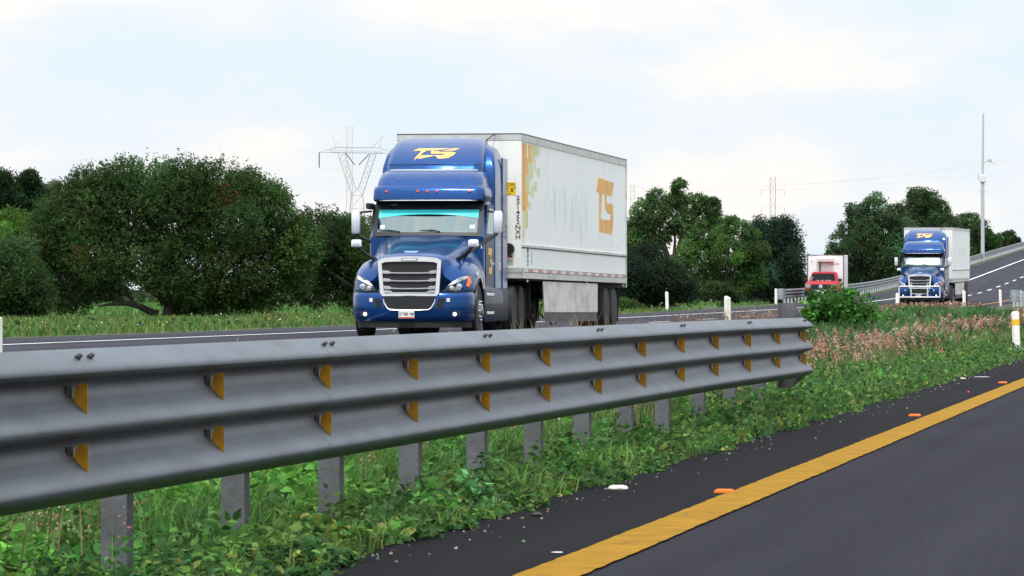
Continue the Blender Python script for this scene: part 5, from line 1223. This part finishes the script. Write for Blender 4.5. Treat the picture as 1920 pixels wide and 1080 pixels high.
# pink seed heads (natal grass) in drifts
n = 42000; u, t = sample(n, 3.7, 11.7, 12, 180, 1.4)
belt = .5*np.exp(-((u-4.15)/.25)**2)*(t > 26)*(t < 60)*(vnoise(u*.3, t, .9, 8) > .1) + np.exp(-((u-(4.75+.012*(t-30)))/.48)**2)*(.75+.7*vnoise(u*.3, t, .5, 3)).clip(0, 1)*(.04+.96*sstep(23, 33, t)) + 1.0*np.exp(-((u-10.9)/.7)**2)*(t > 90) + .10*(vnoise(u, t, .9, 8) > .5) + .55*np.exp(-((t-15.6)/.8)**2-((u-4.3)/.25)**2)
k_ = (rng.random(n) < .72*belt.clip(0, 1)) & ~(behind_rail(u, t) & (rng.random(n) < .85)); u, t = u[k_], t[k_]; n = len(u)
hh = rng.uniform(.28, .50, n); b0 = P3(u, t, zg(u, t)); la = rng.uniform(0, 6.28, n); ln = rng.uniform(.02, .14, n); tip = b0+np.stack([np.cos(la)*ln, np.sin(la)*ln, hh], 1)
SV = blades(b0, hh, .004+.00012*t, ln/hh, tints(n, (.16, .15, .07), .3))
mP = 13; kk = np.repeat(np.arange(n), mP); q = rng.random(len(kk)); pc = tints(n, (.38, .19, .145), .3, .12); pc[rng.random(n) < .30] = (.46, .38, .28)
pp = b0[kk]+(tip-b0)[kk]*(1-.26*q)[:, None]+rng.normal(size=(len(kk), 3))*np.array([.016, .016, .008])*(.6+q)[:, None]
PV = leaves(pp, (.0075+.00036*t[kk])*rng.uniform(.7, 1.4, len(kk)), np.clip(pc[kk]*np.exp(rng.normal(0, .2, (len(kk), 1))), 0, .9), None, aspect=.6)
V_, F_, C_ = join([SV, PV]); struct(bulk('pink_seed_grass', V_, F_, C_, M['grass']), 'stuff')
# verge beyond the far carriageway and field
n = 110000; u, t = sample(n, 23.0, 48, 60, 330, 1.2); u = 23.0+(u-23.0)**1.0
hh = (.06+.16*sstep(23.0, 23.3, u)*(t < 200)+.22*sstep(24.2, 26, u)*(.7+.5*vnoise(u, t, .35, 4)))*(.5+.8*rng.random(n))*(1-.4*sstep(32, 42, u))
mixr = vnoise(u, t, .22, 1)[:, None]; base = np.where(mixr > .25, np.array([[.125, .190, .040]]), np.array([[.080, .170, .038]]))
base = np.where((rng.random((n, 1)) < .07), np.array([[.20, .17, .06]]), base)
base = np.where((vnoise(u, t, .5, 6)[:, None] > .6) & (rng.random((n, 1)) < .4), np.array([[.24, .12, .075]]), base)
V_, F_, C_ = blades(P3(u, t, zg(u, t)-.02), hh, .010+.00018*t, .2+.4*rng.random(n), np.clip(base*np.exp(rng.normal(0, .28, (n, 1))), .003, .8)); struct(bulk('verge_grass', V_, F_, C_, M['grass']), 'stuff')
n = 9000; u, t = sample(n, 23.2, 30, 65, 280, 1.2); k_ = vnoise(u, t, .6, 12) > .25; u, t = u[k_], t[k_]
V_, F_, C_ = leaves(P3(u, t, zg(u, t)+.05+.3*rng.random(len(u))), rng.uniform(.06, .15, len(u)), tints(len(u), (.05, .10, .03), .3), aspect=.7); struct(bulk('verge_weeds', V_, F_, C_, M['leaf']), 'stuff')
# tiny yellow and white flowers in the verge
n = 260; u, t = sample(n, 23.1, 27, 66, 200, 1.2); V_, F_, C_ = leaves(P3(u, t, zg(u, t)+.15+.25*rng.random(n)), .045, np.where(rng.random((n, 1)) < .6, np.array([[.7, .6, .15]]), np.array([[.75, .75, .7]])), aspect=1.); struct(bulk('verge_flowers', V_, F_, C_, M['grass']), 'stuff')
# distant crop field
n = 60000; u, t = sample(n, 48, 330, 190, 620, 1.2); V_, F_, C_ = blades(P3(u, t, zg(u, t)-.02), rng.uniform(.25, .5, n), .05+.0003*t, .3, tints(n, (.09, .20, .045), .22)); struct(bulk('crop_field', V_, F_, C_, M['grass']), 'stuff')
# scruffy plants poking above the rail in the median
n = 5200; u, t = sample(n, 9.6, 12.1, 70, 165, 1.2); k_ = (vnoise(u*.2, t, .5, 3) > .35) | ((t > 95) & (t < 135) & (rng.random(n) < .8)); k_ &= rng.random(n) < .6; u, t = u[k_], t[k_]
V_, F_, C_ = blades(P3(u, t, zg(u, t)), rng.uniform(.3, .62, len(u)), .012, .25, tints(len(u), (.20, .15, .09), .3)); struct(bulk('dry_grass', V_, F_, C_, M['grass']), 'stuff')
# individual weeds above the rail
# median bush
def bush(label, px, py, Z, lobes, n, ls, col):
    return tree('castor_bush', label, Z, lobes, n, ls, (px, py), (.03, .15), col, cat='bush', droop=.25, sd=.35, clump=6, yj=.8, limbs=8)
bush('leafy green bush in the median in front of the small red van', 1580, 640, 93, [(1545, 575, 15), (1580, 566, 13), (1655, 632, 12), (1520, 602, 12), (1640, 640, 14), (1565, 588, 22), (1600, 586, 20), (1538, 598, 16), (1622, 603, 15), (1590, 612, 24), (1560, 618, 20), (1634, 620, 14), (1612, 632, 15), (1526, 584, 10), (1580, 630, 20)], 4600, .115, (.055, .16, .030))
